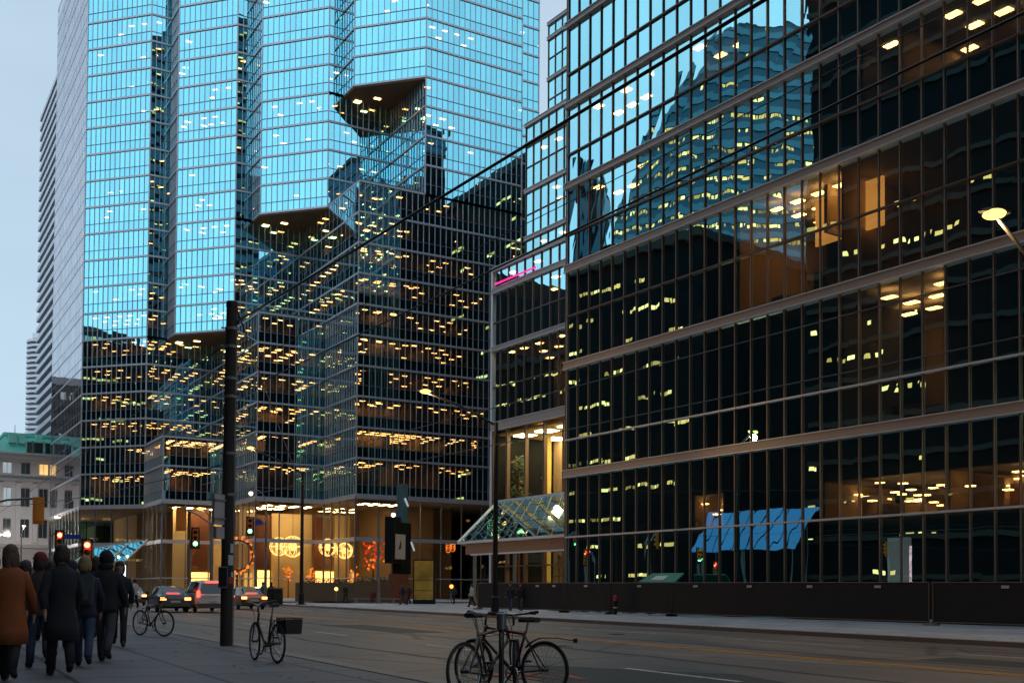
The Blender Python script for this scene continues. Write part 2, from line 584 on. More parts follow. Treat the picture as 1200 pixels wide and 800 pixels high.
# ------------------------------------------------------------------ ground
def ground_mats():
    # asphalt
    m, nt, out = nodes('asphalt')
    p = N(nt, 'ShaderNodeBsdfPrincipled')
    tc = N(nt, 'ShaderNodeTexCoord')
    mp = N(nt, 'ShaderNodeMapping')
    mp.inputs['Scale'].default_value = (1, .16, 1)
    nt.links.new(tc.outputs['Object'], mp.inputs[0])
    n1 = N(nt, 'ShaderNodeTexNoise')
    n1.inputs['Scale'].default_value = .9
    n1.inputs['Detail'].default_value = 6
    nt.links.new(mp.outputs[0], n1.inputs['Vector'])
    n2 = N(nt, 'ShaderNodeTexNoise')
    n2.inputs['Scale'].default_value = 28
    n2.inputs['Detail'].default_value = 3
    nt.links.new(tc.outputs['Object'], n2.inputs['Vector'])
    cr = N(nt, 'ShaderNodeValToRGB')
    cr.color_ramp.elements[0].position = .3
    cr.color_ramp.elements[0].color = (.085, .062, .052, 1)
    cr.color_ramp.elements[1].position = .72
    cr.color_ramp.elements[1].color = (.30, .22, .18, 1)
    nt.links.new(n1.outputs['Fac'], cr.inputs[0])
    mx = N(nt, 'ShaderNodeMix', data_type='RGBA', blend_type='MULTIPLY')
    mx.inputs[0].default_value = .5
    nt.links.new(cr.outputs[0], mx.inputs[6])
    nt.links.new(n2.outputs['Fac'], mx.inputs[7])
    # cracks
    vo = N(nt, 'ShaderNodeTexVoronoi', feature='DISTANCE_TO_EDGE')
    vo.inputs['Scale'].default_value = .16
    nt.links.new(tc.outputs['Object'], vo.inputs['Vector'])
    cm = N(nt, 'ShaderNodeMapRange')
    cm.inputs[1].default_value = .002
    cm.inputs[2].default_value = .014
    cm.inputs[3].default_value = .3
    nt.links.new(vo.outputs['Distance'], cm.inputs[0])
    m2 = N(nt, 'ShaderNodeMix', data_type='RGBA', blend_type='MULTIPLY')
    m2.inputs[0].default_value = 1
    nt.links.new(mx.outputs[2], m2.inputs[6])
    nt.links.new(cm.outputs[0], m2.inputs[7])
    nt.links.new(m2.outputs[2], p.inputs['Base Color'])
    rr = N(nt, 'ShaderNodeMapRange')
    rr.inputs[3].default_value = .42
    rr.inputs[4].default_value = .75
    nt.links.new(n1.outputs['Fac'], rr.inputs[0])
    nt.links.new(rr.outputs[0], p.inputs['Roughness'])
    b = N(nt, 'ShaderNodeBump')
    b.inputs['Strength'].default_value = .35
    b.inputs['Distance'].default_value = .01
    nt.links.new(n2.outputs['Fac'], b.inputs['Height'])
    nt.links.new(b.outputs['Normal'], p.inputs['Normal'])
    nt.links.new(p.outputs[0], out.inputs[0])
    # sidewalks: concrete slabs with joints
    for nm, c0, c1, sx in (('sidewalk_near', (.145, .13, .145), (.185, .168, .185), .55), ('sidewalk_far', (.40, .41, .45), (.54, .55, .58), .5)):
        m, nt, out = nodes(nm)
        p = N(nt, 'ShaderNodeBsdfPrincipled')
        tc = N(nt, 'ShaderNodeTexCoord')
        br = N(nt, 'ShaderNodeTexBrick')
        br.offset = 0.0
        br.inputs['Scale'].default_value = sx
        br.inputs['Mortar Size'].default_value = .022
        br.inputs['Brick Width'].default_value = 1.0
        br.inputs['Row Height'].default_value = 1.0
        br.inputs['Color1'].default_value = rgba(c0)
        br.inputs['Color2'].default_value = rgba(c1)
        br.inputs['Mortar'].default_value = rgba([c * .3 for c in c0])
        nt.links.new(tc.outputs['Object'], br.inputs['Vector'])
        nz = N(nt, 'ShaderNodeTexNoise')
        nz.inputs['Scale'].default_value = 1.1
        nz.inputs['Detail'].default_value = 7
        nt.links.new(tc.outputs['Object'], nz.inputs['Vector'])
        cr = N(nt, 'ShaderNodeValToRGB')
        cr.color_ramp.elements[0].position = .3
        cr.color_ramp.elements[0].color = (.62, .60, .60, 1)
        cr.color_ramp.elements[1].position = .68
        cr.color_ramp.elements[1].color = (1, 1, 1, 1)
        nt.links.new(nz.outputs['Fac'], cr.inputs[0])
        mx = N(nt, 'ShaderNodeMix', data_type='RGBA', blend_type='MULTIPLY')
        mx.inputs[0].default_value = 1
        nt.links.new(br.outputs['Color'], mx.inputs[6])
        nt.links.new(cr.outputs[0], mx.inputs[7])
        nt.links.new(mx.outputs[2], p.inputs['Base Color'])
        rr = N(nt, 'ShaderNodeMapRange')
        rr.inputs[3].default_value = .5
        rr.inputs[4].default_value = .85
        nt.links.new(nz.outputs['Fac'], rr.inputs[0])
        nt.links.new(rr.outputs[0], p.inputs['Roughness'])
        n3 = N(nt, 'ShaderNodeTexNoise')
        n3.inputs['Scale'].default_value = 45
        nt.links.new(tc.outputs['Object'], n3.inputs['Vector'])
        b = N(nt, 'ShaderNodeBump')
        b.inputs['Strength'].default_value = .15
        b.inputs['Distance'].default_value = .01
        nt.links.new(n3.outputs['Fac'], b.inputs['Height'])
        nt.links.new(b.outputs['Normal'], p.inputs['Normal'])
        nt.links.new(p.outputs[0], out.inputs[0])
    # worn paint
    for nm, c in (('paint_yellow', (.85, .36, .05)), ('paint_white', (.55, .52, .48)), ('paint_orange', (.42, .08, .03))):
        m, nt, out = nodes(nm)
        p = N(nt, 'ShaderNodeBsdfPrincipled')
        tc = N(nt, 'ShaderNodeTexCoord')
        nz = N(nt, 'ShaderNodeTexNoise')
        nz.inputs['Scale'].default_value = 2.2
        nz.inputs['Detail'].default_value = 8
        nz.inputs['Roughness'].default_value = .75
        nt.links.new(tc.outputs['Object'], nz.inputs['Vector'])
        cr = N(nt, 'ShaderNodeValToRGB')
        cr.color_ramp.elements[0].position = .34
        cr.color_ramp.elements[0].color = (.06, .05, .045, 1)
        cr.color_ramp.elements[1].position = .46
        cr.color_ramp.elements[1].color = rgba(c)
        nt.links.new(nz.outputs['Fac'], cr.inputs[0])
        nt.links.new(cr.outputs[0], p.inputs['Base Color'])
        p.inputs['Roughness'].default_value = .7
        nt.links.new(p.outputs[0], out.inputs[0])


ground_mats()
mat('asphalt_patch', (.022, .020, .020), .7, 0, .3, 1.5, .3, 30)
mat('kerb_stone', (.30, .24, .20), .8, 0, .2, 1.5, .2, 20)
mat('far_ground', (.06, .058, .06), .9, 0, .2, .05)
gtilt = math.atan(GRADE)


def street_obj(o):
    """put an object built in street coordinates into the world: turned with the road and tilted with its grade"""
    o.rotation_euler = (Matrix.Rotation(SA, 3, 'Z') @ Matrix.Rotation(gtilt, 3, 'X')).to_euler()
    return o


K0, K1 = 6.35, 25.4      # kerb lines
b = MB()
b.face([(-900, -500, -.30), (1500, -500, -.30), (1500, 1900, -.30), (-900, 1900, -.30)], 'far_ground')
structure(street_obj(b.build('ground')))
b = MB()
b.face([(K0 - .6, -120, -.13), (K1 + .6, -120, -.13), (K1 + .6, 400, -.13), (K0 - .6, 400, -.13)], 'asphalt')
b.face([(K1 + .6, 95, -.13), (140, 95, -.13), (140, 108, -.13), (K1 + .6, 108, -.13)], 'asphalt')
structure(street_obj(b.build('road')))
b = MB()
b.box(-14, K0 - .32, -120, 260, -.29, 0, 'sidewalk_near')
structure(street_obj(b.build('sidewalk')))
b = MB()
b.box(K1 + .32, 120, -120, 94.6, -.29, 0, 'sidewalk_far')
structure(street_obj(b.build('sidewalk')))
b = MB()
b.box(K1 + .32, 120, 108.4, 260, -.29, 0, 'sidewalk_far')
structure(street_obj(b.build('plaza_paving')))
b = MB()
y = -120
while y < 258:
    b.box(K0 - .316, K0, y, y + 2.99, -.28, .012, 'kerb_stone')
    if not 92 < y < 108:
        b.box(K1, K1 + .316, y, y + 2.99, -.28, .012, 'kerb_stone')
    y += 3
structure(street_obj(b.build('kerb')))
b = MB()
for x0, x1 in ((16.42, 16.54), (16.72, 16.84)):
    b.face([(x0, -120, -.122), (x1, -120, -.122), (x1, 88, -.122), (x0, 88, -.122)], 'paint_yellow')
for xc, per, ln, off in ((11.2, 9.0, 3.2, 1.5), (21.3, 9.0, 6.0, 0)):
    y = -60 + off
    while y < 88:
        b.face([(xc - .07, y, -.122), (xc + .07, y, -.122), (xc + .07, y + ln, -.122), (xc - .07, y + ln, -.122)], 'paint_white')
        y += per
for k in range(14):        # stop line and crossing far up
    b.face([(7.2 + k * 1.3, 90, -.122), (7.8 + k * 1.3, 90, -.122), (7.8 + k * 1.3, 93, -.122), (7.2 + k * 1.3, 93, -.122)], 'paint_white')
structure(street_obj(b.build('road_marking')))
b = MB()                    # utility-locate spray marks
random.seed(3)
for k in range(9):
    x0, y0 = 8.1 + random.random() * 1.2, 13.2 + random.random() * 3.2
    b.face([(x0, y0, -.118), (x0 + .09, y0 + .02, -.118), (x0 + .12 + random.random() * .3, y0 + .9, -.118), (x0 + .03, y0 + .85, -.118)], 'paint_orange')
structure(street_obj(b.build('road_spray_marking')))
b = MB()
for q in ([(8.3, 14.5), (11.6, 12.4), (12.2, 14.8), (9.0, 19.8)], [(6.5, 9), (7.6, 8.8), (7.7, 13.2), (6.5, 13.2)], [(13.5, 33), (15.2, 33), (15.3, 41), (13.4, 41)], [(18.4, 5), (20, 5), (20, 17), (18.4, 16.6)]):
    b.face([(p[0], p[1], -.126) for p in q], 'asphalt_patch')
for (xs, y0, y1, w_) in ((9.3, -10, 60, .08), (13.6, 4, 78, .10), (18.1, -5, 70, .08), (22.9, -20, 66, .08)):
    y = y0
    pts = []
    while y < y1:
        pts.append((xs + .18 * math.sin(y * .31 + xs) + .06 * math.sin(y * 1.7), y))
        y += 1.3
    for (xa, ya), (xb, yb) in zip(pts, pts[1:]):
        b.face([(xa - w_, ya, -.127), (xa + w_, ya, -.127), (xb + w_, yb, -.127), (xb - w_, yb, -.127)], 'asphalt_patch')
structure(street_obj(b.build('asphalt_repair')))
b = MB()
rl = random.Random(31)
mat('dry_leaf', (.16, .085, .03), .8, 0, .4, 3)
for k in range(260):
    near = rl.random() < .7
    x0 = K0 - abs(rl.gauss(0, 1.6)) - .34 if near else K1 + .35 + abs(rl.gauss(0, 1.5))
    if rl.random() < .3:
        x0 = K0 + rl.random() * .5
    y0 = rl.uniform(8, 60)
    z0 = .006 if (x0 < K0 - .33 or x0 > K1 + .3) else -.118
    a, s_ = rl.uniform(0, 6.28), rl.uniform(.03, .07)
    b.face([(x0 + s_ * math.cos(a + q) * f, y0 + s_ * math.sin(a + q) * f, z0 + h) for q, f, h in ((0, 1, .01), (1.57, .5, 0), (3.14, 1, .012), (4.71, .5, 0))], 'dry_leaf')
structure(street_obj(b.build('fallen_leaves')), 'stuff')
for (x, y) in ((8.7, 30.5), (14.2, 24.0), (19.8, 30)):
    b = MB()
    n = 20
    b.face([(x + .33 * math.cos(2 * math.pi * k / n), y + .33 * math.sin(2 * math.pi * k / n), -.120) for k in range(n)], 'grey_metal')
    for k in range(5):
        b.box(x - .2, x + .2, y - .2 + k * .09, y - .16 + k * .09, -.1195, -.114, 'black_metal')
    tag(street_obj(b.build('manhole_cover')), {8.7: 'round iron manhole cover in the near traffic lane', 14.2: 'round iron manhole cover between the dashed line and yellow line', 19.8: 'round iron manhole cover beyond the yellow centre line'}[x], 'manhole cover', 'manhole covers in the road')
# ------------------------------------------------------------------ stepped glass tower
ZL = lambda k: 18.97 + 4.01 * k
KTOP = 21
TU = [64.6, 55.1, 45.5, 35.9]
TV = [133.3, 144.6, 155.9, 167.2]


def tz(k):
    return .5 if k == -2 else 14.1 if k == -1 else ZL(k)


def plan(k):
    p = [(28.28, 206.0), (28.28, 175.16), (35.9, 167.2)]
    if k < 1:
        p += [(35.9, 155.9), (45.5, 155.9)]
    elif k < 5:
        p += [(45.5, 167.2), (45.5, 155.9)]
    else:
        p += [(38.94, 167.2), (38.94, 163.03), (45.5, 155.9)]
    if k < 5:
        p += [(45.5, 144.6), (55.1, 144.6)]
    elif k < 9:
        p += [(55.1, 155.9), (55.1, 144.6)]
    else:
        p += [(48.02, 155.9), (48.02, 152.3), (55.1, 144.6)]
    if k < 9:
        p += [(55.1, 133.3), (64.6, 133.3)]
    elif k < 13:
        p += [(64.6, 144.6), (64.6, 133.3)]
    else:
        p += [(57.35, 144.6), (57.35, 140.87), (64.6, 133.3)]
    p += [(79.7, 133.3), (79.7, 134.8), (83.4, 134.8), (83.4, 206.0)]
    # drop repeated and collinear corners
    q = []
    for a in p:
        if not q or (Vector(a) - Vector(q[-1])).length > .01:
            q.append(a)
    r = []
    n = len(q)
    for i in range(n):
        a, c, e = Vector(q[i - 1]), Vector(q[i]), Vector(q[(i + 1) % n])
        if abs((c - a).normalized().cross((e - c).normalized())) > .01:
            r.append(q[i])
    return r


def inset(poly, d):
    """offset a plan (listed clockwise seen from above... interior on the left when walked backwards) inward by d"""
    n = len(poly)
    area = sum(poly[i][0] * poly[(i + 1) % n][1] - poly[(i + 1) % n][0] * poly[i][1] for i in range(n))
    sgn = 1 if area > 0 else -1
    out = []
    for i in range(n):
        a, c, e = Vector(poly[i - 1]), Vector(poly[i]), Vector(poly[(i + 1) % n])
        d0, d1 = (c - a).normalized(), (e - c).normalized()
        n0, n1 = Vector((-d0.y, d0.x)) * sgn, Vector((-d1.y, d1.x)) * sgn
        m = n0 + n1
        out.append(tuple(c + m * (d / max(.3, 1 + n0.dot(n1)))))
    return out


tower = thing('glass_tower', 'tall stepped tower of blue mirrored glass with notched corners and warm lit office floors', 'tower')
edges = {}
for k in range(-2, KTOP):
    p = plan(k)
    for i in range(len(p)):
        e = (p[i], p[(i + 1) % len(p)])
        edges.setdefault(e, []).append(k)
rng = random.Random(11)
for (p0, p1), ks in edges.items():
    a, c = Vector(p0), Vector(p1)
    L = (c - a).length
    d = (c - a) / L
    nrm = Vector((d.y, -d.x))                      # outward: plan runs counter-clockwise seen from above
    back = p0[1] > 200 and p1[1] > 200 or p0[0] > 83
    runs = []
    for k in ks:
        if runs and runs[-1][1] == k:
            runs[-1][1] = k + 1
        else:
            runs.append([k, k + 1])
    for k0, k1 in runs:
        w = MB()
        flush = nrm.x < -.99 and L > 20
        wd = .86 if not flush else 1.5
        n = max(1, round(L / wd))
        z0, z1 = tz(k0), tz(k1)
        zm0 = max(z0, 14.1)
        if not back and zm0 < z1:
            for i in range(n + 1):
                q = a + d * (L * i / n)
                hw = (.03 if 0 < i < n else .075)
                q0, q1 = q - d * hw, q + d * hw
                o = nrm * (.012 if flush else .09)
                w.hexa([(*q0, zm0), (*q1, zm0), (*(q1 + o), zm0), (*(q0 + o), zm0), (*q0, z1), (*q1, z1), (*(q1 + o), z1), (*(q0 + o), z1)], 'aluminium')
        if z0 < 14:
            nl = max(1, round(L / 3.0))
            for i in range(nl + 1):
                q = a + d * (L * i / nl)
                q0, q1, o = q - d * .07, q + d * .07, nrm * .14
                w.hexa([(*q0, z0), (*q1, z0), (*(q1 + o), z0), (*(q0 + o), z0), (*q0, 14.0), (*q1, 14.0), (*(q1 + o), 14.0), (*(q0 + o), 14.0)], 'aluminium_dark')
            for zz, h in ((8.25, .5), (3.4, .12)):
                w.hexa([(*a, zz), (*c, zz), (*(c + nrm * .17), zz), (*(a + nrm * .17), zz), (*a, zz + h), (*c, zz + h), (*(c + nrm * .17), zz + h), (*(a + nrm * .17), zz + h)], 'aluminium')
        for k in range(k0, k1 + 1):
            zz = tz(k)
            if zz < 1:
                continue
            o = nrm * (.03 if flush else .15)
            h0, h1 = (-.125, .125) if k < KTOP else (-.2, .5)
            if k == -1:
                h0, h1 = -.35, .25
            w.hexa([(*(a - d * .03), zz + h0), (*(c + d * .03), zz + h0), (*(c + d * .03 + o), zz + h0), (*(a - d * .03 + o), zz + h0),
                    (*(a - d * .03), zz + h1), (*(c + d * .03), zz + h1), (*(c + d * .03 + o), zz + h1), (*(a - d * .03 + o), zz + h1)], 'aluminium')
            if -1 <= k < k1 and not back:           # thin transom between vision glass and spandrel
                zt = zz + 1.45
                o = nrm * (.010 if flush else .06)
                w.hexa([(*a, zt - .04), (*c, zt - .04), (*(c + o), zt - .04), (*(a + o), zt - .04), (*a, zt + .04), (*c, zt + .04), (*(c + o), zt + .04), (*(a + o), zt + .04)], 'aluminium_dark')
        cw = w.build('curtain_wall_frame', tower)
        for k in range(k0, k1):
            g = MB()
            za, zb = tz(k), tz(k + 1)
            for i in range(n):
                q0, q1 = a + d * (L * i / n), a + d * (L * (i + 1) / n)
                t0, t1 = rng.uniform(-.004, .004), rng.uniform(-.004, .004)
                o0, o1 = nrm * t0, nrm * t1
                if k == -2:
                    g.face([(*q0, za), (*q1, za), (*q1, zb), (*q0, zb)], 'tower_spandrel' if back else 'lobby_glass')
                    continue
                zt = za + 1.45
                g.face([(*(q0 + o0), za), (*(q1 + o1), za), (*(q1 - o0), zt), (*(q0 - o1), zt)], 'tower_spandrel')
                g.face([(*(q0 + o1), zt), (*(q1 + o0), zt), (*(q1 - o1), zb), (*(q0 - o0), zb)], 'tower_spandrel' if back else 'tower_glass')
            g.build('window_band', cw)

# floors, core, ceiling lights
for k in range(-1, KTOP + 1):
    kk = min(k, KTOP - 1)
    upper, lower = plan(kk), plan(max(k - 1, -2))
    sl_ = MB()
    sl_.prism(inset(upper, .35), tz(k) - .02, tz(k) + .14, 'slab')
    sl_.prism(inset(lower, .35), tz(k) - .34, tz(k) - .04, 'slab', mt_bot='ceiling')
    so_ = sl_.build('floor_slab', tower)
    if k == -1:
        continue
    # lights of the storey below this slab
    p = plan(k - 1)
    li = MB()
    pr = MB()
    zc = tz(k) - .40
    dense = k == 1
    for i in range(len(p)):
        a, c = Vector(p[i]), Vector(p[(i + 1) % len(p)])
        L = (c - a).length
        d = (c - a) / L
        inn = Vector((-d.y, d.x))
        if a.y > 200 or a.x > 83 or (a.x < 29 and c.x < 29):
            continue
        s = .8
        while s < L - .5:
            room = rng.uniform(3, 8.5)
            lit = rng.random() < (.97 if dense else (.92 if k < 8 else .5))
            cool = rng.random() < .3
            if lit:
                e = min(L - .3, s + room)
                depth_rows = (1.4, 3.2, 5.0, 6.9, 8.8) if dense else ((1.6, 4.0, 6.6) if rng.random() < .5 else (1.2, 3.4, 5.8, 8.4))
                xs = s + .6
                while xs < e - .2:
                    for r_ in depth_rows:
                        if rng.random() < (.92 if dense else .8 if k < 8 else .38):
                            m = a + d * (xs + rng.uniform(-.15, .15)) + inn * r_
                            u, v_ = d * .36, inn * .15
                            if abs(d.x) < .3:
                                u, v_ = d * .2, inn * .4
                            li.hexa([(*(m - u - v_), zc), (*(m + u - v_), zc), (*(m + u + v_), zc), (*(m - u + v_), zc),
                                     (*(m - u - v_), zc + .05), (*(m + u - v_), zc + .05), (*(m + u + v_), zc + .05), (*(m - u + v_), zc + .05)],
                                    'office_light_cool' if cool else 'office_light')
                    xs += 1.5 if dense else 2.0
            # cross partition
            q = a + d * (s - .3) + inn * rng.uniform(.9, 2.5)
            r2 = q + inn * rng.uniform(3, 7)
            o = d * .06
            zb = tz(k - 1) + .16
            pr.hexa([(*(q - o), zb), (*(q + o), zb), (*(r2 + o), zb), (*(r2 - o), zb), (*(q - o), zc - .02), (*(q + o), zc - .02), (*(r2 + o), zc - .02), (*(r2 - o), zc - .02)],
                    'interior_wall' if rng.random() < .6 else 'interior_dark')
            s += room + rng.uniform(.1, 2.5 if not dense else .4)
    if li.v:
        li.build('ceiling_lights', so_, stuff=True)
    if pr.v:
        pr.build('partitions', so_, stuff=True)
core = MB()
for (z0, z1, kk) in ((14.3, tz(1), -1), (tz(1), tz(5), 2), (tz(5), tz(9), 6), (tz(9), tz(13), 10), (tz(13), tz(KTOP), 14)):
    core.prism(inset(plan(kk), 10.5), z0, z1, 'interior_wall', top=False, bottom=False)
core.build('service_core', tower)

# roofs and soffits where the plan changes
rf = MB()
rf.prism(inset(plan(KTOP - 1), .4), tz(KTOP) + .15, tz(KTOP) + .3, 'roof_gravel')
rf.box(40, 70, 178, 200, tz(KTOP) + .3, tz(KTOP) + 7, 'aluminium_dark')
rf.build('roof', tower)
for k, quad in ((1, [(35.9, 155.9), (45.5, 155.9), (45.5, 167.2), (35.9, 167.2)]), (5, [(45.5, 144.6), (55.1, 144.6), (55.1, 155.9), (45.5, 155.9)]), (9, [(55.1, 133.3), (64.6, 133.3), (64.6, 144.6), (55.1, 144.6)])):
    t = MB()
    t.prism(quad, tz(k) + .15, tz(k) + .32, 'roof_gravel')
    t.build('terrace_roof', tower)
for k, poly in ((5, [(35.9, 167.2), (38.94, 167.2), (38.94, 163.03), (45.5, 155.9), (45.5, 167.2)]),
                (9, [(45.5, 155.9), (48.02, 155.9), (48.02, 152.3), (55.1, 144.6), (55.1, 155.9)]),
                (13, [(55.1, 144.6), (57.35, 144.6), (57.35, 140.87), (64.6, 133.3), (64.6, 144.6)])):
    t = MB()
    t.prism(poly, tz(k) - .30, tz(k) - .02, 'soffit')
    cx_ = sum(q[0] for q in poly) / len(poly) + 1.2
    cy_ = sum(q[1] for q in poly) / len(poly) + 1.6
    so_ = t.build('soffit', tower)
    for j, (dx, dy) in enumerate(((-1.6, 1.2), (1.2, 2.8), (.4, -1.0))):
        t = MB()
        t.box(cx_ + dx - .45, cx_ + dx + .45, cy_ + dy - .25, cy_ + dy + .25, tz(k) - .36, tz(k) - .304, 'office_light')
        t.build('downlight', so_)

# lobby behind the tall ground-floor glass
lob = MB()
lob.prism(inset(plan(-2), 9.0), .7, 13.7, 'interior_wall', top=False, bottom=False)
lob.build('lobby_core', tower)


def lobby_panel(px0, px1, Y, z0, z1, mt, name='lobby_wall_panel', th=.12):
    a, c = at_plane(px0, 640, (0, 1, 0), Y), at_plane(px1, 640, (0, 1, 0), Y)
    t = MB()
    t.box(a.x, c.x, Y - th, Y, z0, z1, mt)
    return t.build(name, tower)


# block beside the pole (walls on Y=155.9) and the middle block (Y=144.6)
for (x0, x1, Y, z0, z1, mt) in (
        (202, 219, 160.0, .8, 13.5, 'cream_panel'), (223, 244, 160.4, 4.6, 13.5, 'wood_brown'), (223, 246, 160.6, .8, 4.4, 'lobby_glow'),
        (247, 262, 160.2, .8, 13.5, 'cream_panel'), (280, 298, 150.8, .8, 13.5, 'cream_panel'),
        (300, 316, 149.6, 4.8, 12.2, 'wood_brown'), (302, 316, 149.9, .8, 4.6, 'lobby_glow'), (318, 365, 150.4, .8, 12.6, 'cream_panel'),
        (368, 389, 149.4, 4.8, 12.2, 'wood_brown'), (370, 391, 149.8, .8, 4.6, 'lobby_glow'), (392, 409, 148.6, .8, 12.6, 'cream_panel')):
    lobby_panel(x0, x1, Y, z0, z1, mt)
# warm ceiling panels that light the lobby
for (x0, x1, y0, y1) in ((37.5, 44.5, 157.0, 159.6), (47, 54.5, 145.8, 149.0), (57, 63, 135.5, 139), (47, 52, 151, 154)):
    t = MB()
    t.box(x0, x1, y0, y1, 13.40, 13.52, 'cream_panel')
    for i in range(4):
        for j in range(2):
            xx, yy = x0 + (x1 - x0) * (i + .5) / 4, y0 + (y1 - y0) * (j + .5) / 2
            t.box(xx - .32, xx + .32, yy - .32, yy + .32, 13.33, 13.396, 'small_light')
    t.build('lobby_ceiling_light', tower)
# round wire chandeliers
for (px, py, Y, r) in ((327, 640, 148.0, 1.25), (343, 640, 147.6, 1.45), (384, 641, 147.6, 1.2), (404, 645, 146.9, 1.1)):
    c = at_plane(px, py, (0, 1, 0), Y)
    t = MB()
    for k in range(5):
        ax = Vector((math.cos(k * math.pi / 5), math.sin(k * math.pi / 5), .15))
        t.torus(c, ax, r, .05, 'chandelier_glow', 26, 5)
    t.torus(c, (0, 0, 1), r, .05, 'chandelier_glow', 26, 5)
    t.ball(c, r * .42, r * .42, r * .42, 'chandelier_glow', 10, 6)
    t.tube([c + Vector((0, 0, r)), Vector((c.x, c.y, 13.4))], .03, 'black_metal', 5)
    tag(t.build('chandelier', smooth=False), {327: 'leftmost glowing wire ball chandelier in the tower lobby', 343: 'largest glowing wire ball chandelier, second from the left in the lobby', 384: 'glowing wire ball chandelier before the dark brown lobby wall', 404: 'rightmost and smallest glowing wire ball chandelier in the lobby'}[px], 'chandelier', 'chandeliers in the tower lobby')
# lit wreath ring and small orange trees of lights in the lobby
c = at_plane(279, 650, (0, 1, 0), 147.5)
t = MB()
rr = random.Random(5)
for k in range(70):
    an = rr.uniform(0, 2 * math.pi)
    q = c + Vector((math.cos(an) * 1.9, rr.uniform(-.3, .3), math.sin(an) * 2.3)) + Vector((rr.uniform(-.3, .3), 0, rr.uniform(-.3, .3)))
    t.ball(q, .14, .14, .14, 'wreath_glow', 6, 4)
t.torus(c, (0, 1, 0), 2.0, .12, 'wood_brown', 30, 6)
t.tube([c + Vector((0, .1, -2)), (c.x, c.y + .1, .7)], .08, 'black_metal', 6)
tag(t.build('wreath'), 'big orange lit wreath behind the wooden utility pole', 'wreath')
for (px, py, Y, h) in ((338, 672, 146.6, 1.6), (366, 673, 146.0, 2.1), (414, 672, 134.6, 2.0)):
    q = at_plane(px, py, (0, 1, 0), Y)
    t = MB()
    zb = .72
    t.tube([(q.x, q.y, zb), (q.x, q.y, q.z + .4)], [.10, .03], 'wood_brown', 6)
    for k in range(26):
        an, rr_ = rr.uniform(0, 6.28), rr.uniform(.1, .75)
        t.ball((q.x + math.cos(an) * rr_, q.y + math.sin(an) * rr_ * .6, q.z + rr.uniform(-.9, .9)), .13, .13, .13, 'wreath_glow', 6, 4)
    tag(t.build('lit_lobby_tree'), {338: 'small orange lit decorative tree under the wire chandeliers', 366: 'small orange lit tree just right of the black lamp post', 414: 'small orange lit tree at the tower corner'}[px], 'decoration', 'orange lit trees in the lobby')
# red seasonal display behind the right-hand lobby glass
t = MB()
for k in range(60):
    q = at_plane(rr.choice((430, 432, 436, 440, 444, 447)) + rr.uniform(-4, 4), rr.uniform(632, 668), (0, 1, 0), 136.0)
    t.ball(q, .16, .16, .16, 'red_decor' if rr.random() < .7 else 'wreath_glow', 6, 4)
q = at_plane(438, 650, (0, 1, 0), 136.3)
t.tube([(q.x, 136.4, .72), (q.x, 136.4, 7.0)], [.2, .05], 'wood_brown', 6)
tag(t.build('red_light_tree'), 'tall tree of red lights inside the tower lobby by its right corner', 'decoration')
t = MB()
q = at_plane(528, 640, (0, 1, 0), 136.0)
for dx in (-.36, .36):
    for kz in range(3):
        t.torus((q.x + dx, 136.0, q.z - .5 + kz * .34 + .17 * (dx > 0)), (0, 1, 0), .34, .045, 'wreath_glow', 14, 5)
t.tube([(q.x, 136.1, q.z - .9), (q.x, 136.1, 13.4)], .03, 'black_metal', 5)
tag(t.build('hanging_ring_light'), 'orange ring lights hanging in the lobby behind the yellow display panel', 'ring light')
# ------------------------------------------------------------------ long glass office block on the right (local frame: x = outwards depth, y = along the street)
DB = 41.2
block = thing('office_block', 'long dark mirrored glass office block with bronze floor bands along the street', 'office building', (0, 0, 0), BA)
YL, YR, ZTOP = 55.5, -42.0, 42.6
BANDS = [(8.61, 9.10), (15.37, 15.85), (21.45, 21.92), (26.72, 27.10), (31.84, 32.22), (36.95, 37.33), (42.1, 42.6)]
TRANS = [4.92, 10.97, 18.71, 23.84, 28.90, 34.0, 39.1]
W = 1.12
ny = int((YL - YR) / W)
for k in range(ny + 1):
    y = YL - k * W
    t = MB()
    hw = .034 if k else .11
    t.box(DB - .075, DB + .02, y - hw, y + hw, .3, ZTOP, 'bronze')
    t.box(DB - .088, DB - .077, y - hw - .004, y - hw + .016, .3, ZTOP, 'bright_trim' if k == 0 else 'band_metal')
    t.build('mullion', block)
for k, (z0, z1) in enumerate(BANDS):
    t = MB()
    y = YL + .12
    while y > YR:
        y2 = max(YR, y - 4 * W)
        t.box(DB - .20, DB + .05, y2 + .006, y - .006, z0 + .05, z1 - .05, 'band_metal')
        y = y2
    t.box(DB - .26, DB + .04, YR, YL + .14, z0, z0 + .046, 'bright_trim')
    t.box(DB - .26, DB + .04, YR, YL + .14, z1 - .046, z1, 'bright_trim')
    t.build('floor_band', block)
for z in TRANS:
    t = MB()
    t.box(DB - .135, DB + .02, YR, YL, z - .045, z + .045, 'bright_trim' if z < 12 else 'bronze')
    t.build('transom', block)
levels = [(.25, TRANS[0])]
for k, (z0, z1) in enumerate(BANDS):
    levels.append((TRANS[k], z0))
    if k + 1 < len(TRANS):
        levels.append((z1, TRANS[k + 1]))
rb = random.Random(21)
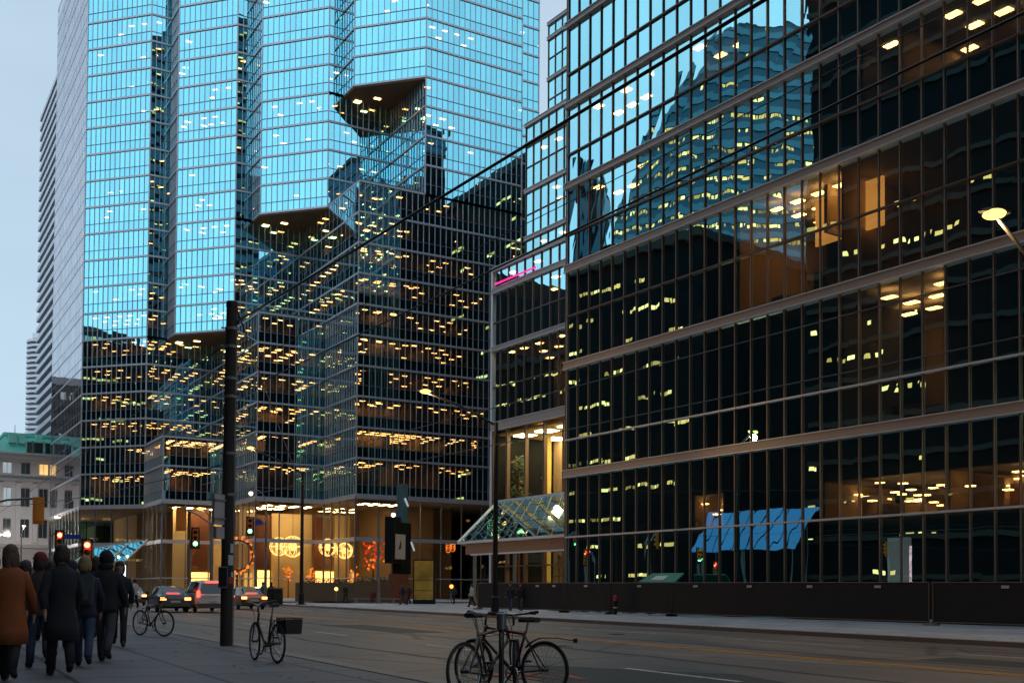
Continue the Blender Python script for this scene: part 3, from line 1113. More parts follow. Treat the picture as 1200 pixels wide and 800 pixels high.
for (z0, z1) in levels:
    # vision glass everywhere; spandrel glass below the transoms of the upper storeys
    sp = z0 > 20 and any(abs(z0 - q[1]) < .01 for q in BANDS)
    g = MB()
    for k in range(ny):
        ya, yb = YL - k * W, YL - (k + 1) * W
        e = [rb.uniform(-.0022, .0022) for _ in range(4)]
        g.face([(DB + e[0], ya, z0), (DB + e[1], yb, z0), (DB + e[2], yb, z1), (DB + e[3], ya, z1)], 'block_spandrel' if sp else 'block_glass')
    g.build('window_band', block)
# end wall and back
for nm, x0, x1, y in (('end_wall', DB, DB + 15.0, YL), ('end_wall', DB, DB + 26, YR)):
    t = MB()
    s = 1 if y > 0 else -1
    for (z0, z1) in levels:
        n = int((x1 - x0) / 1.5)
        for k in range(n):
            xa, xb = x0 + (x1 - x0) * k / n, x0 + (x1 - x0) * (k + 1) / n
            t.box(xa + .05, xb - .05, y - .1, y + .02, z0 + .05, z1 - .05, 'block_spandrel')
    for z0, z1 in BANDS:
        t.box(x0 + .2, x1, y - .12, y + .12, z0, z1, 'band_metal')
    t.box(x0 + .1, x1, y - .3, y - .12, .3, ZTOP, 'interior_dark')
    t.build(nm, block)
t = MB()
t.box(DB + 25.7, DB + 26, YR, YL + .3, .3, ZTOP, 'reflect_dark')
for z0, z1 in BANDS:
    t.box(DB + 26, DB + 26.15, YR, YL + .3, z0, z1, 'band_metal')
t.build('rear_wall', block)
t = MB()
t.box(DB + .1, DB + 25.9, YR + .1, YL - .1, ZTOP - .12, ZTOP, 'roof_gravel')
t.box(DB + 8, DB + 20, -20, 30, ZTOP, ZTOP + 4, 'aluminium_dark')
t.build('roof', block)
# floors
FL = [(.30, 4.80, False), (4.86, 8.70, True), (9.05, 15.45, True), (15.80, 21.5, True), (21.85, 26.8, True), (27.05, 31.9, True), (32.2, 37.0, True), (37.3, 42.3, True)]
bright = {}


def local(px, py):
    p = at_plane(px, py, BX, DB)
    return p.dot(BY), p.z


for k, (z0, z1, offi) in enumerate(FL):
    t = MB()
    if k:
        t.box(DB + .25, DB + 14.0, YR + .2, YL - .4, z0 - .10, z0, 'slab')
    t.box(DB + .3, DB + 14.0, YR + .2, YL - .4, z1 - .02, z1 + .12, 'ceiling')
    sl_ = t.build('floor_slab', block)
    t = MB()
    t.box(DB + 13.6, DB + 13.9, YR + .2, YL - .4, z0 + .01, z1 - .03, 'interior_wall' if offi else 'interior_dark')
    t.build('rear_partition', sl_)
    # rooms along the facade
    y = YL - .8
    lights = MB()
    parts = MB()
    while y > -8:
        wr_ = rb.choice((2.24, 3.36, 4.48, 5.6, 6.72))
        ye = y - wr_
        if k == 0:
            p_l = .0
        elif k == 1:
            p_l = .85 if y < 36 else .25
        else:
            p_l = (.16 if y > 36 else .5 if k == 2 else .12) if k < 4 else (.30 if y > 37 else .95)
        lit = rb.random() < p_l
        dp = rb.uniform(4.5, 7.5)
        wallm = 'interior_wall' if lit else rb.choice(('interior_wall', 'interior_dark', 'interior_dark'))
        parts.box(DB + .6, DB + dp, ye - .06, ye + .06, z0 + .01, z1 - .03, 'cream_panel' if lit and k != 1 and rb.random() < .5 else wallm)
        if rb.random() < .7:
            parts.box(DB + dp, DB + dp + .12, ye + .06, y - .06, z0 + .01, z1 - .03, 'cream_panel' if lit and rb.random() < .5 else wallm)
        if lit:
            zc = z1 - .07
            if k == 1:
                nl = int(wr_ / .42)
                for i in range(nl):
                    for r_ in (1.2, 2.8, 4.6, 6.5):
                        if rb.random() < .62:
                            yy = y - (i + .5) * wr_ / nl
                            zz = z0 + rb.uniform(.7, 1.75)
                            lights.box(DB + r_ - .14, DB + r_ + .14, yy - .17, yy + .17, zz, zz + .05, 'block_light')
            else:
                nl = max(1, int(wr_ / 1.3))
                for i in range(nl):
                    for r_ in ((1.3, 2.9, 4.6) if dp > 5 else (1.3, 3.0)):
                        if rb.random() < .62:
                            yy = y - (i + .5) * wr_ / nl
                            lights.box(DB + r_ - .2, DB + r_ + .2, yy - .33, yy + .33, zc - .35 * (k in (2, 3)), zc + .05 - .35 * (k in (2, 3)), 'block_light')
        # desks, cabinets and plants seen as dark shapes at the sill
        for j in range(int(wr_ / 1.6)):
            yy = y - rb.uniform(.5, wr_ - .4)
            hh = rb.choice((.75, .75, 1.2, 1.6))
            parts.box(DB + rb.uniform(.9, 2.6), DB + 3.2, yy - .4, yy + .4, z0 + .012, z0 + hh, rb.choice(('interior_dark', 'wood_brown', 'interior_wall')))
        y = ye
    if lights.v:
        lights.build('ceiling_lights', sl_, stuff=True)
    parts.build('partitions', sl_, stuff=True)
t = MB()  # added dark slab and strip that hold the restaurant glow low
t.box(DB + .45, DB + 9, YR + 1, YL - .8, 6.75, 6.95, 'interior_dark')
t.box(DB + .45, DB + .6, YR + 1, YL - .8, 6.96, 8.4, 'interior_dark')
t.build('added_glow_screen', block)
# the bright orange room on the third floor, its lamplight a glowing wall, and tall lobby pieces
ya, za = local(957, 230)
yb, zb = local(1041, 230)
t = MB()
t.box(DB + 2.2, DB + 2.35, yb + 2.0, ya + 2.0, 18.9, 21.25, 'room_glow_wall')
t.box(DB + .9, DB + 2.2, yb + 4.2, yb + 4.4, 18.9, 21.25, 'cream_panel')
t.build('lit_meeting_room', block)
# ground-floor lobby things behind the glass
ya, _ = local(1020, 650)
yb, _ = local(1043, 650)
t = MB()
t.box(DB + 1.2, DB + 1.5, yb, ya, 1.9, 4.0, 'blue_screen')
t.box(DB + 1.18, DB + 1.19, yb - .25, yb - .12, 1.9, 3.6, 'led_strip')
o = tag(t.build('lobby_screen'), 'pale blue upright screen glowing behind the office block glass', 'screen')
o.rotation_euler = (0, 0, BA)
ya, _ = local(1000, 650)
yb, _ = local(1061, 650)
t = MB()
t.box(DB + .8, DB + 1.15, yb, ya, .32, 1.85, 'wood_brown')
t.box(DB + .7, DB + 1.6, yb - .1, ya + .1, 1.85, 1.9, 'wood_brown')
o = tag(t.build('reception_counter'), 'long brown wooden counter below the pale blue screen', 'counter')
o.rotation_euler = (0, 0, BA)


# set-back wings of the block beyond its corner
def wing(xw, y0, y1, ztop, bands, trans, w, label_parts, z_lob=None, depth=22):
    f = MB()
    n = max(1, round((y0 - y1) / w))
    for k in range(n + 1):
        y = y0 - (y0 - y1) * k / n
        f.box(xw - .10, xw + .02, y - .05, y + .05, z_lob or .4, ztop, 'bronze')
    f.build('mullion_frame', block)
    for z0, z1 in bands:
        t = MB()
        t.box(xw - .2, xw + .05, y1, y0 + .12, z0 + .05, z1 - .05, 'band_metal')
        t.box(xw - .26, xw + .04, y1, y0 + .14, z0, z0 + .046, 'bright_trim')
        t.box(xw - .26, xw + .04, y1, y0 + .14, z1 - .046, z1, 'bright_trim')
        t.build('floor_band', block)
    for z in trans:
        t = MB()
        t.box(xw - .12, xw + .02, y1, y0, z - .04, z + .04, 'bronze')
        t.build('transom', block)
    g = MB()
    for k in range(n):
        ya, yb = y0 - (y0 - y1) * k / n, y0 - (y0 - y1) * (k + 1) / n
        e = [rb.uniform(-.002, .002) for _ in range(4)]
        zz = sorted([z_lob or .4] + [q for q in trans] + [q[0] for q in bands] + [ztop])
        for z0, z1 in zip(zz, zz[1:]):
            g.face([(xw + e[0], ya, z0), (xw + e[1], yb, z0), (xw + e[2], yb, z1), (xw + e[3], ya, z1)], 'block_glass')
    g.build('window_band', block)
    t = MB()
    t.box(xw, xw + depth, y0 - .15, y0, .4, ztop, 'reflect_dark')
    t.box(xw + 7, xw + 7.2, y1, y0 - .2, .4, ztop - .2, 'interior_wall')
    t.build('end_wall', block)
    t = MB()
    t.box(xw + .2, xw + depth, y1, y0 + .02, ztop - .2, ztop + .1, 'roof_gravel')
    t.build('roof', block)
    zz = [q[0] for q in bands]
    for z in zz:
        t = MB()
        t.box(xw + .25, xw + 6.9, y1, y0 - .3, z + .05, z + .35, 'ceiling')
        s_ = t.build('floor_slab', block)
        li = MB()
        y = y0 - 1.2
        while y > y1 + .5:
            for r_ in (1.4, 3.6, 5.8):
                if rb.random() < .5:
                    li.box(xw + r_ - .25, xw + r_ + .25, y - .35, y + .35, z - .02, z + .03, 'block_light')
            y -= rb.uniform(1.4, 4.2)
        if li.v:
            li.build('ceiling_lights', s_, stuff=True)


wing(56.6, 88.0, 56.2, 32.2, [(16.75, 17.6), (24.3, 24.75), (29.8, 30.3), (31.9, 32.3)], [20.86, 27.0], 1.3, 'front', z_lob=16.8)
wing(65.1, 95.0, 56.2, 50.6, [(38.3, 38.75), (43.3, 43.75), (48.2, 48.6), (50.3, 50.7), (33.4, 33.8)], [36.0, 41.0, 46.0], 1.35, 'middle', depth=15)
wing(76.99, 107.7, 56.2, 70.4, [(58.4, 58.8), (63.3, 63.7), (68.3, 68.7), (70.1, 70.5), (53.4, 53.8)], [56, 61, 66], 1.4, 'rear', depth=7.5)
# corner pier between the long facade and the wing
t = MB()
t.box(56.4, 56.75, 87.8, 88.15, .4, 32.3, 'bright_trim')
t.build('corner_pier', block)
# tall lit entrance hall under the front wing
t = MB()
t.box(56.55, 56.65, 76.4, 87.9, 9.95, 10.1, 'bronze')
for y in (87.6, 85.3, 82.3, 79.4, 76.5):
    t.box(56.4, 56.75, y - .12, y + .12, .4, 16.75, 'bronze')
for z in (4.0, 7.0):
    t.box(56.5, 56.7, 57, 88, z - .06, z + .06, 'bronze')
t.build('entrance_frame', block)
t = MB()
t.face([(56.6, 88, .4), (56.6, 57, .4), (56.6, 57, 16.75), (56.6, 88, 16.75)], 'lobby_glass')
t.build('entrance_glazing', block)
t = MB()
t.box(66.5, 66.8, 57, 89, .4, 16.6, 'hall_yellow')
t.box(57, 66.5, 57, 88, 16.4, 16.6, 'cream_panel')
t.build('entrance_hall', block)
for y in (86, 82.5, 79, 75.5, 72):
    for x in (59, 62.5):
        t = MB()
        t.box(x - .8, x + .8, y - .8, y + .8, 16.3, 16.396, 'hall_light')
        t.build('ceiling_light', block)
for y in (85.5, 81.0):
    t = MB()
    t.box(61, 61.5, y - .25, y + .25, .4, 16.4, 'hall_yellow')
    t.build('hall_column', block)
# dark tree in the entrance hall
t = MB()
rr = random.Random(9)
t.tube([(58.6, 86.4, .4), (58.6, 86.4, 13.0)], [.16, .05], 'wood_brown', 7)
for k in range(520):
    zz = rr.uniform(6, 14.5)
    r0 = 1.3 * (1 - abs(zz - 9.5) / 6.5) + .1
    an = rr.uniform(0, 6.28)
    q = Vector((58.6 + math.cos(an) * r0 * rr.random() ** .5, 86.4 + math.sin(an) * r0 * rr.random() ** .5, zz))
    u = Vector((rr.uniform(-1, 1), rr.uniform(-1, 1), rr.uniform(-.6, .6))).normalized() * .2
    v_ = u.orthogonal().normalized() * .09
    t.face([q - u, q + v_, q + u, q - v_], 'leaf')
o = tag(t.build('indoor_tree'), 'tall dark leafy tree inside the yellow lit entrance hall', 'tree')
o.rotation_euler = (0, 0, BA)
# mirrored pink sign put on the wing as a glowing strip
t = MB()
t.box(56.2, 56.3, 80.5, 87.2, 30.5, 30.64, 'pink_mirror_glow')
o = t.build('mirrored_sign_strip', block)

# glass entrance canopy: sloping glazed roof on posts in front of the hall
can = thing('glass_canopy', 'sloping blue glass entrance canopy with white edges beside the office block', 'canopy', (0, 0, 0), BA)
pc = [(at_plane(661, 628, BX, 47.5)), (at_plane(537, 635, BX, 47.5))]
oy0, oy1, oz = pc[0].dot(BY), pc[1].dot(BY), (pc[0].z + pc[1].z) / 2
pt = [(at_plane(661, 577, BX, 55.4)), (at_plane(584, 588, BX, 55.4))]
ty0, ty1, tz_ = pt[0].dot(BY) - 4, pt[1].dot(BY), (pt[0].z + pt[1].z) / 2
low0, low1 = Vector((47.5, oy0 - 4, oz)), Vector((47.5, oy1, oz))
top0, top1 = Vector((55.4, ty0, tz_)), Vector((55.4, ty1, tz_))
t = MB()
nc, nr = 10, 5
for i in range(nc):
    for j in range(nr):
        def P_(u, v_):
            return (low0.lerp(low1, u)).lerp(top0.lerp(top1, u), v_)
        t.face([P_(i / nc, j / nr), P_((i + 1) / nc, j / nr), P_((i + 1) / nc, (j + 1) / nr), P_(i / nc, (j + 1) / nr)], 'canopy_glass')
t.build('roof_glazing', can)
t = MB()
for i in range(nc + 1):
    u = i / nc
    if 0 < i < nc:
        t.bar(low0.lerp(low1, u), top0.lerp(top1, u), .035, .06, 'aluminium_dark')
for j in range(1, nr):
    v_ = j / nr
    t.bar(low0.lerp(top0, v_), low1.lerp(top1, v_), .03, .05, 'aluminium_dark')
for a_, c_ in ((0, .5), (.5, 1), (.3, .9)):        # steel lattice under the glass
    q0, q1 = low0.lerp(low1, a_), top0.lerp(top1, c_)
    t.tube([q0 - Vector((0, 0, .5)), q1 - Vector((0, 0, .5))], .035, 'aluminium_dark', 6)
t.build('glazing_bars', can)
t = MB()
t.bar(low0, low1, .22, .2, 'bright_trim')
t.bar(low1, top1, .24, .2, 'bright_trim')
t.bar(top0, top1, .2, .22, 'bright_trim')
t.build('edge_trim', can)
t = MB()
t.box(47.6, 47.8, oy0 - 4, oy1 - 1.0, oz - 1.0, oz - .12, 'fascia_lamplit')
t.box(47.45, 47.6, oy0 - 4, oy1 - 2.0, oz - 1.1, oz - .98, 'bright_trim')
t.build('fascia', can)
t = MB()
t.face([(47.7, oy1 - .3, oz - .15), (55.4, oy1 - .3, oz - .15), tuple(top1 - Vector((0, .1, .15)))], 'canopy_glass')
t.build('end_glazing', can)
for y in (oy1 - 1.5, (oy0 + oy1) / 2, oy0):
    t = MB()
    t.tube([(48.2, y, .4), (48.2, y, oz - .2)], .14, 'grey_metal', 10)
    t.build('post', can)
for y in (oy1 - 4, oy1 - 8, oy1 - 12, oy1 - 16):
    for x in (50.0, 53.5):
        t = MB()
        t.box(x - .2, x + .2, y - .2, y + .2, oz - .28, oz - .2, 'small_light')
        t.bar((x, y, oz - .2), (x, y, oz + 2.2 + (x - 50) * .5), .03, .03, 'black_metal')
        t.build('downlight', can)
# ------------------------------------------------------------------ buildings beyond and across the street
def wall_windows(par, o, u, nrm, L, z0, z1, nx, nz, ww, wh, frame_mt, glass_fn, zoff=.5, name='window'):
    """inset windows as separate meshes: frame with a pane, on a wall that starts at o along u"""
    o, u, nrm = Vector(o), Vector(u), Vector(nrm)
    for j in range(nz):
        for i in range(nx):
            cx_ = L * (i + .5) / nx
            zc = z0 + (z1 - z0) * (j + zoff) / nz
            p = o + u * cx_
            t = MB()
            a, c = p - u * ww / 2, p + u * ww / 2
            q = nrm * .03
            t.face([(*(a + q)[:2], zc - wh / 2), (*(c + q)[:2], zc - wh / 2), (*(c + q)[:2], zc + wh / 2), (*(a + q)[:2], zc + wh / 2)], glass_fn(i, j))
            for (s0, s1, za, zb) in ((-.5, .5, -.5, -.46), (-.5, .5, .46, .5), (-.5, -.46, -.46, .46), (.46, .5, -.46, .46), (-.02, .02, -.46, .46)):
                q0, q1 = p + u * ww * s0 + nrm * .035, p + u * ww * s1 + nrm * .035
                o2 = nrm * .09
                t.hexa([(*q0[:2], zc + wh * za), (*q1[:2], zc + wh * za), (*(q1 + o2)[:2], zc + wh * za), (*(q0 + o2)[:2], zc + wh * za),
                        (*q0[:2], zc + wh * zb), (*q1[:2], zc + wh * zb), (*(q1 + o2)[:2], zc + wh * zb), (*(q0 + o2)[:2], zc + wh * zb)], frame_mt)
            t.box(min(a.x, c.x) - .1, max(a.x, c.x) + .1, min(a.y, c.y) - .12, max(a.y, c.y) + .12, zc - wh / 2 - .18, zc - wh / 2 - .002, 'stone') if abs(nrm.y) > .5 else None
            t.build(name, par)


# stone building with a green copper mansard at the end of the street
ha = thing('stone_building', 'old grey stone building with a green copper mansard roof at the end of the street', 'building', (0, 0, 0))
X0, X1, Y0, Y1 = 20.3, 44.0, 209.0, 236.0
ZF = lambda py, Y=209.0: at_plane(40, py, (0, 1, 0), Y).z
zb1, zb2, zb3, zc1, zc2 = ZF(640), ZF(563), ZF(537), ZF(533), ZF(511)
t = MB()
t.box(X0, X1, Y0, Y1, .3, zb1, 'stone_dark')
t.box(X0 + .15, X1, Y0 + .15, Y1, zb1, zb3 - .2, 'stone')
for k in range(9):
    x = X0 + .15 + k * 2.75
    t.box(x, x + .8, Y0 - .18, Y0 + .1, zb1 + .6, zb2 - .5, 'stone')
for k in range(8):
    y = Y0 + .4 + k * 3.4
    t.box(X0 - .18, X0 + .1, y, y + .8, zb1 + .6, zb2 - .5, 'stone')
t.build('wall', ha)
t = MB()
for z, h, o in ((zb1, .6, .55), (zb2, .5, .5), (zb3, .9, 1.3)):
    t.box(X0 - o, X1, Y0 - o, Y1, z - h * .5, z + h * .5, 'stone_dark')
t.box(X0 - 1.5, X1, Y0 - 1.5, Y1, zb3 + .46, zb3 + .75, 'stone')
t.build('cornice', ha)
t = MB()
za_, zt_ = zb3 + .76, zc2
t.hexa([(X0 - 1.0, Y0 - 1.0, za_), (X1, Y0 - 1.0, za_), (X1, Y1, za_), (X0 - 1.0, Y1, za_), (X0 + 1.2, Y0 + 1.2, zt_), (X1, Y0 + 1.2, zt_), (X1, Y1, zt_), (X0 + 1.2, Y1, zt_)], 'copper_green')
for k in range(24):
    x = X0 - .9 + k * 1.02
    t.bar((x, Y0 - 1.02, za_), (x + .1 + (2.0 - .083 * k) * .0, Y0 + 1.17, zt_), .07, .1, 'copper_green')
t.box(X0 + .9, X1, Y0 + .9, Y1, zt_, zt_ + .5, 'copper_green')
for (px_, wd_) in ((14, 1.2), (25, 1.0), (45, 1.0)):
    q = at_plane(px_, 520, (0, 1, 0), Y0)
    t.box(q.x - wd_ * .5, q.x + wd_ * .5, Y0 - .9, Y0 + 2, zt_ - 1.4, zt_ + .2, 'copper_green')
t.build('roof', ha)
for px0, px1 in ((30.5, 36.5), (38.5, 49.5), (52, 60)):
    a, c = at_plane(px0, 525, (0, 1, 0), Y0), at_plane(px1, 525, (0, 1, 0), Y0)
    t = MB()
    t.box(a.x, c.x, Y0 - 1.05, Y0 + 1.4, ZF(531), ZF(519), 'dark_glass')
    t.box(a.x - .25, c.x + .25, Y0 - 1.25, Y0 + 1.5, ZF(519), ZF(517.4), 'copper_green')
    t.box(a.x - .22, a.x - .01, Y0 - 1.15, Y0 + 1.5, ZF(531.5), ZF(519), 'copper_green')
    t.box(c.x + .01, c.x + .22, Y0 - 1.15, Y0 + 1.5, ZF(531.5), ZF(519), 'copper_green')
    t.build('dormer_window', ha)
rs = random.Random(4)
fn = lambda lit: (lambda i, j: 'window_lit' if rs.random() < lit else 'window_pale' if rs.random() < .15 else 'dark_glass')
wall_windows(ha, (X0, Y0 + .12, 0), (1, 0, 0), (0, -1, 0), 23.5, zb2, zb3, 8, 1, 1.5, 2.0, 'stone_dark', fn(.08), .52)
wall_windows(ha, (X0, Y0 + .12, 0), (1, 0, 0), (0, -1, 0), 23.5, zb1 + .4, zb2 - .3, 8, 2, 1.5, 3.4, 'stone_dark', fn(.14), .5)
wall_windows(ha, (X0 + .12, Y1, 0), (0, -1, 0), (-1, 0, 0), 27, zb1 + .4, zb2 - .3, 8, 2, 1.5, 3.4, 'stone_dark', fn(.06), .5)
wall_windows(ha, (X0 + .12, Y1, 0), (0, -1, 0), (-1, 0, 0), 27, zb2, zb3, 8, 1, 1.5, 2.0, 'stone_dark', fn(.06), .52)
t = MB()
q = at_plane(42, 660, (0, 1, 0), Y0)
pts = [(q.x - 1.7, .6)] + [(q.x - 1.7 * math.cos(k * math.pi / 10), 4.0 + 1.9 * math.sin(k * math.pi / 10)) for k in range(11)] + [(q.x + 1.7, .6)]
t.face([(x, Y0 - .06, z) for x, z in pts], 'interior_dark')
for k in range(11):
    a0, a1 = k * math.pi / 11, (k + 1) * math.pi / 11
    t.hexa([(q.x + 1.75 * math.cos(a0), Y0 - .3, 4 + 1.95 * math.sin(a0)), (q.x + 2.3 * math.cos(a0), Y0 - .3, 4 + 2.5 * math.sin(a0)), (q.x + 2.3 * math.cos(a0), Y0, 4 + 2.5 * math.sin(a0)), (q.x + 1.75 * math.cos(a0), Y0, 4 + 1.95 * math.sin(a0)),
            (q.x + 1.75 * math.cos(a1), Y0 - .3, 4 + 1.95 * math.sin(a1)), (q.x + 2.3 * math.cos(a1), Y0 - .3, 4 + 2.5 * math.sin(a1)), (q.x + 2.3 * math.cos(a1), Y0, 4 + 2.5 * math.sin(a1)), (q.x + 1.75 * math.cos(a1), Y0, 4 + 1.95 * math.sin(a1))], 'stone')
t.build('arched_doorway', ha)
t = MB()
q = at_plane(17.6, 500, (0, 1, 0), Y0 + 3)
t.tube([(q.x, Y0 + 3, zt_), (q.x, Y0 + 3, zt_ + 2.0), (q.x, Y0 + 3, zt_ + 2.2)], [.06, .05, .01], 'grey_metal', 6)
t.build('flagpole', ha)

# balcony tower with slanted white slabs, behind the glass tower
bt = thing('apartment_tower', 'tall apartment tower with white balcony slabs like a zigzag edge behind the glass tower', 'tower', (0, 0, 0))
Yn, Yf = 318.0, 352.0
xe = at_plane(44, 300, (0, 1, 0), Yf).x
ztop = at_plane(62, 78, (0, 1, 0), Yn).z
t = MB()
t.box(xe + 1.9, xe + 30, Yn, Yf, .3, ztop, 'dark_glass')
t.build('wall', bt)
k = 0
z = 3.0
while z < ztop:
    t = MB()
    t.box(xe, xe + 1.88, Yn - .2, Yf, z, z + .28, 'white_slab')
    t.box(xe, xe + .1, Yn - .2, Yf, z + .281, z + 1.25, 'white_slab')
    t.box(xe + .11, xe + 1.88, Yn - .2, Yn - .1, z + .281, z + 1.25, 'white_slab')
    t.build('balcony', bt)
    z += 3.0
t = MB()
t.box(xe + 1.9, xe + 30, Yn, Yf, ztop + .002, ztop + 1.2, 'white_slab')
t.build('roof', bt)
# round tower farther back
rt = thing('round_tower', 'distant round residential tower ringed by pale curved balconies', 'tower', (0, 0, 0))
c = at_depth(49, 560, 600)
ztop = at_depth(49, 400, 600).z
t = MB()
t.tube([(c.x, c.y, .5), (c.x, c.y, ztop)], 7.6, 'dark_glass', 32)
t.build('wall', rt)
z = 4.0
while z < ztop + .5:
    t = MB()
    t.tube([(c.x, c.y, z), (c.x, c.y, z + 1.25)], 8.8, 'white_slab', 36)
    t.build('balcony_ring', rt)
    z += 2.75
t = MB()
t.tube([(c.x, c.y, ztop + 1.26), (c.x, c.y, ztop + 4)], 6, 'white_slab', 30)
t.build('roof', rt)

# --- the other side of the street: what the glass facades mirror
def lit_grid(par, o, u, nrm, L, z0, z1, nx, nz, ww, wh, p, name='window_row', mts=('window_lit',), every=1):
    o, u, nrm = Vector(o), Vector(u), Vector(nrm)
    for j in range(nz):
        t = MB()
        if mts == ('window_lit',):
            mts = ('strip_lit', 'strip_lit', 'strip_bright')
        if mts[0] == 'strip_lit':
            wh = .42
        zc = z0 + (z1 - z0) * (j + .5) / nz
        run = 0
        for i in range(nx):
            if run <= 0:
                run = rs.randint(1, 3)
                on = rs.random() < p
            run -= 1
            q = o + u * (L * (i + .5) / nx) + nrm * .04
            a, c = q - u * ww / 2, q + u * ww / 2
            t.face([(*a[:2], zc - wh / 2), (*c[:2], zc - wh / 2), (*c[:2], zc + wh / 2), (*a[:2], zc + wh / 2)], rs.choice(mts) if on else 'window_off')
        t.build(name, par)


def mirror_xy(px, Xs=None, dist=None):
    """ground position of what the long facade mirrors in image column px, at a distance beyond the glass"""
    r = ray(px, 690)
    hit = at_plane(px, 690, BX, DB)
    rr_ = r - BX * (2 * r.dot(BX))
    rr_.z = 0
    rr_.normalize()
    hit.z = 0
    return hit + rr_ * dist, rr_


# dark near block beside the camera
p_edge, r_edge = mirror_xy(952, dist=46)
nb_y = p_edge.dot(SY)
while True:
    p_edge = p_edge + r_edge * 1.0
    if p_edge.dot(SX) < -14.2:
        break
nb_y = p_edge.dot(SY)
nbk = thing('dark_office_building', 'tall dark office building with few lit windows on the camera side of the street', 'building', (0, 0, 0), SA)
t = MB()
t.box(-60, -14.2, -90, nb_y, -.5, 120, 'reflect_dark')
for k in range(30):
    t.box(-14.19, -14.0, -90, nb_y, 3 + k * 3.9, 3.5 + k * 3.9, 'interior_dark')
t.build('wall', nbk)
lit_grid(nbk, (-14.19, -60, 0), (0, 1, 0), (1, 0, 0), nb_y + 60, 2, 41, 110, 11, .6, 1.7, .34)
# low dark terrace of buildings along the far left side, with a pale cornice
lw_ = thing('low_brick_building', 'long low dark building with a pale curved parapet across from the glass facades', 'building', (0, 0, 0), SA)
t = MB()
t.box(-46, -16.0, nb_y + 16, 178, -.3, 43, 'reflect_dark')
t.box(-46, -16.0, 178.01, 200, -.3, 64, 'reflect_dark')
t.build('wall', lw_)
t = MB()
t.box(-46.3, -15.6, nb_y + 15.7, 177.9, 43, 44.0, 'reflect_brown')
t.box(-44, -20, nb_y + 24, 120, 44.0, 47, 'reflect_dark')
t.box(-40, -24, 126, 170, 44.0, 49, 'reflect_dark')
t.build('parapet', lw_)
lit_grid(lw_, (-15.99, nb_y + 18, 0), (0, 1, 0), (1, 0, 0), 158 - nb_y, 2, 42, 110, 11, .6, 1.5, .44, mts=('strip_lit', 'strip_lit', 'strip_bright'))
# tower with a barrel-vaulted top and many lit floors
pl, _ = mirror_xy(724, dist=215)
pr_, _ = mirror_xy(948, dist=215)
u_ = (pr_ - pl)
Lt = u_.length
u_.normalize()
nf = Vector((-u_.y, u_.x, 0))
if nf.dot(Vector((1, -.5, 0))) < 0:
    nf = -nf
vt = thing('vaulted_tower', 'teal office tower with a barrel vaulted roof and rows of lit floors', 'tower', (0, 0, 0))
t = MB()
prof = []
H0, H1 = 98.0, 137.0
for k in range(25):
    s = k / 24
    # outline: rises along a quarter vault from one side to a crown, then drops
    z = H0 + (H1 - H0) * math.sin(min(1, s * 1.35) * math.pi / 2)
    prof.append((s, z))
for k in range(24):
    (s0, z0), (s1, z1) = prof[k], prof[k + 1]
    bulge = lambda s: nf * (9 * math.sin(s * math.pi))
    a, c = pl + u_ * Lt * s0 + bulge(s0), pl + u_ * Lt * s1 + bulge(s1)
    a2, c2 = pl + u_ * Lt * s0 - nf * 26, pl + u_ * Lt * s1 - nf * 26
    zf = 12
    while zf < min(z0, z1) - .1:
        zn = min(zf + 3.7, min(z0, z1))
        t.face([(*a[:2], zf), (*c[:2], zf), (*c[:2], min(zf + 1.5, zn)), (*a[:2], min(zf + 1.5, zn))], 'vault_teal')
        if zn - zf > 2:
            o2 = nf * -.3
            t.face([(*(a + o2)[:2], zf + 1.5), (*(c + o2)[:2], zf + 1.5), (*(c + o2)[:2], zn), (*(a + o2)[:2], zn)], 'reflect_teal')
            lit_ = rs.random() < .74 * (zf < 112) + .08
            for h_ in (0, 1):
                if lit_ and rs.random() < .75:
                    b0, b1 = a.lerp(c, .08 + .46 * h_) + o2 * .9, a.lerp(c, .42 + .46 * h_) + o2 * .9
                    t.face([(*b0[:2], zn - .95), (*b1[:2], zn - .95), (*b1[:2], zn - .15), (*b0[:2], zn - .15)], rs.choice(('strip_lit', 'strip_lit', 'strip_bright')))
        zf = zn
    zl = min(z0, z1)
    t.face([(*a[:2], zl), (*c[:2], zl), (*c[:2], z1), (*a[:2], z0)], 'vault_teal')
    t.face([(*a[:2], z0), (*c[:2], z1), (*c2[:2], z1), (*a2[:2], z0)], 'vault_teal')
    t.face([(*c2[:2], .2), (*a2[:2], .2), (*a2[:2], z0), (*c2[:2], z1)], 'vault_teal')
    t.face([(*a[:2], .2), (*c[:2], .2), (*c[:2], 12), (*a[:2], 12)], 'reflect_dark')
for s, (z) in ((0, prof[0][1]), (1, prof[-1][1])):
    a = pl + u_ * Lt * s
    t.face([(*a[:2], .2), (*(a - nf * 26)[:2], .2), (*(a - nf * 26)[:2], z), (*a[:2], z)], 'vault_teal')
t.build('wall', vt)
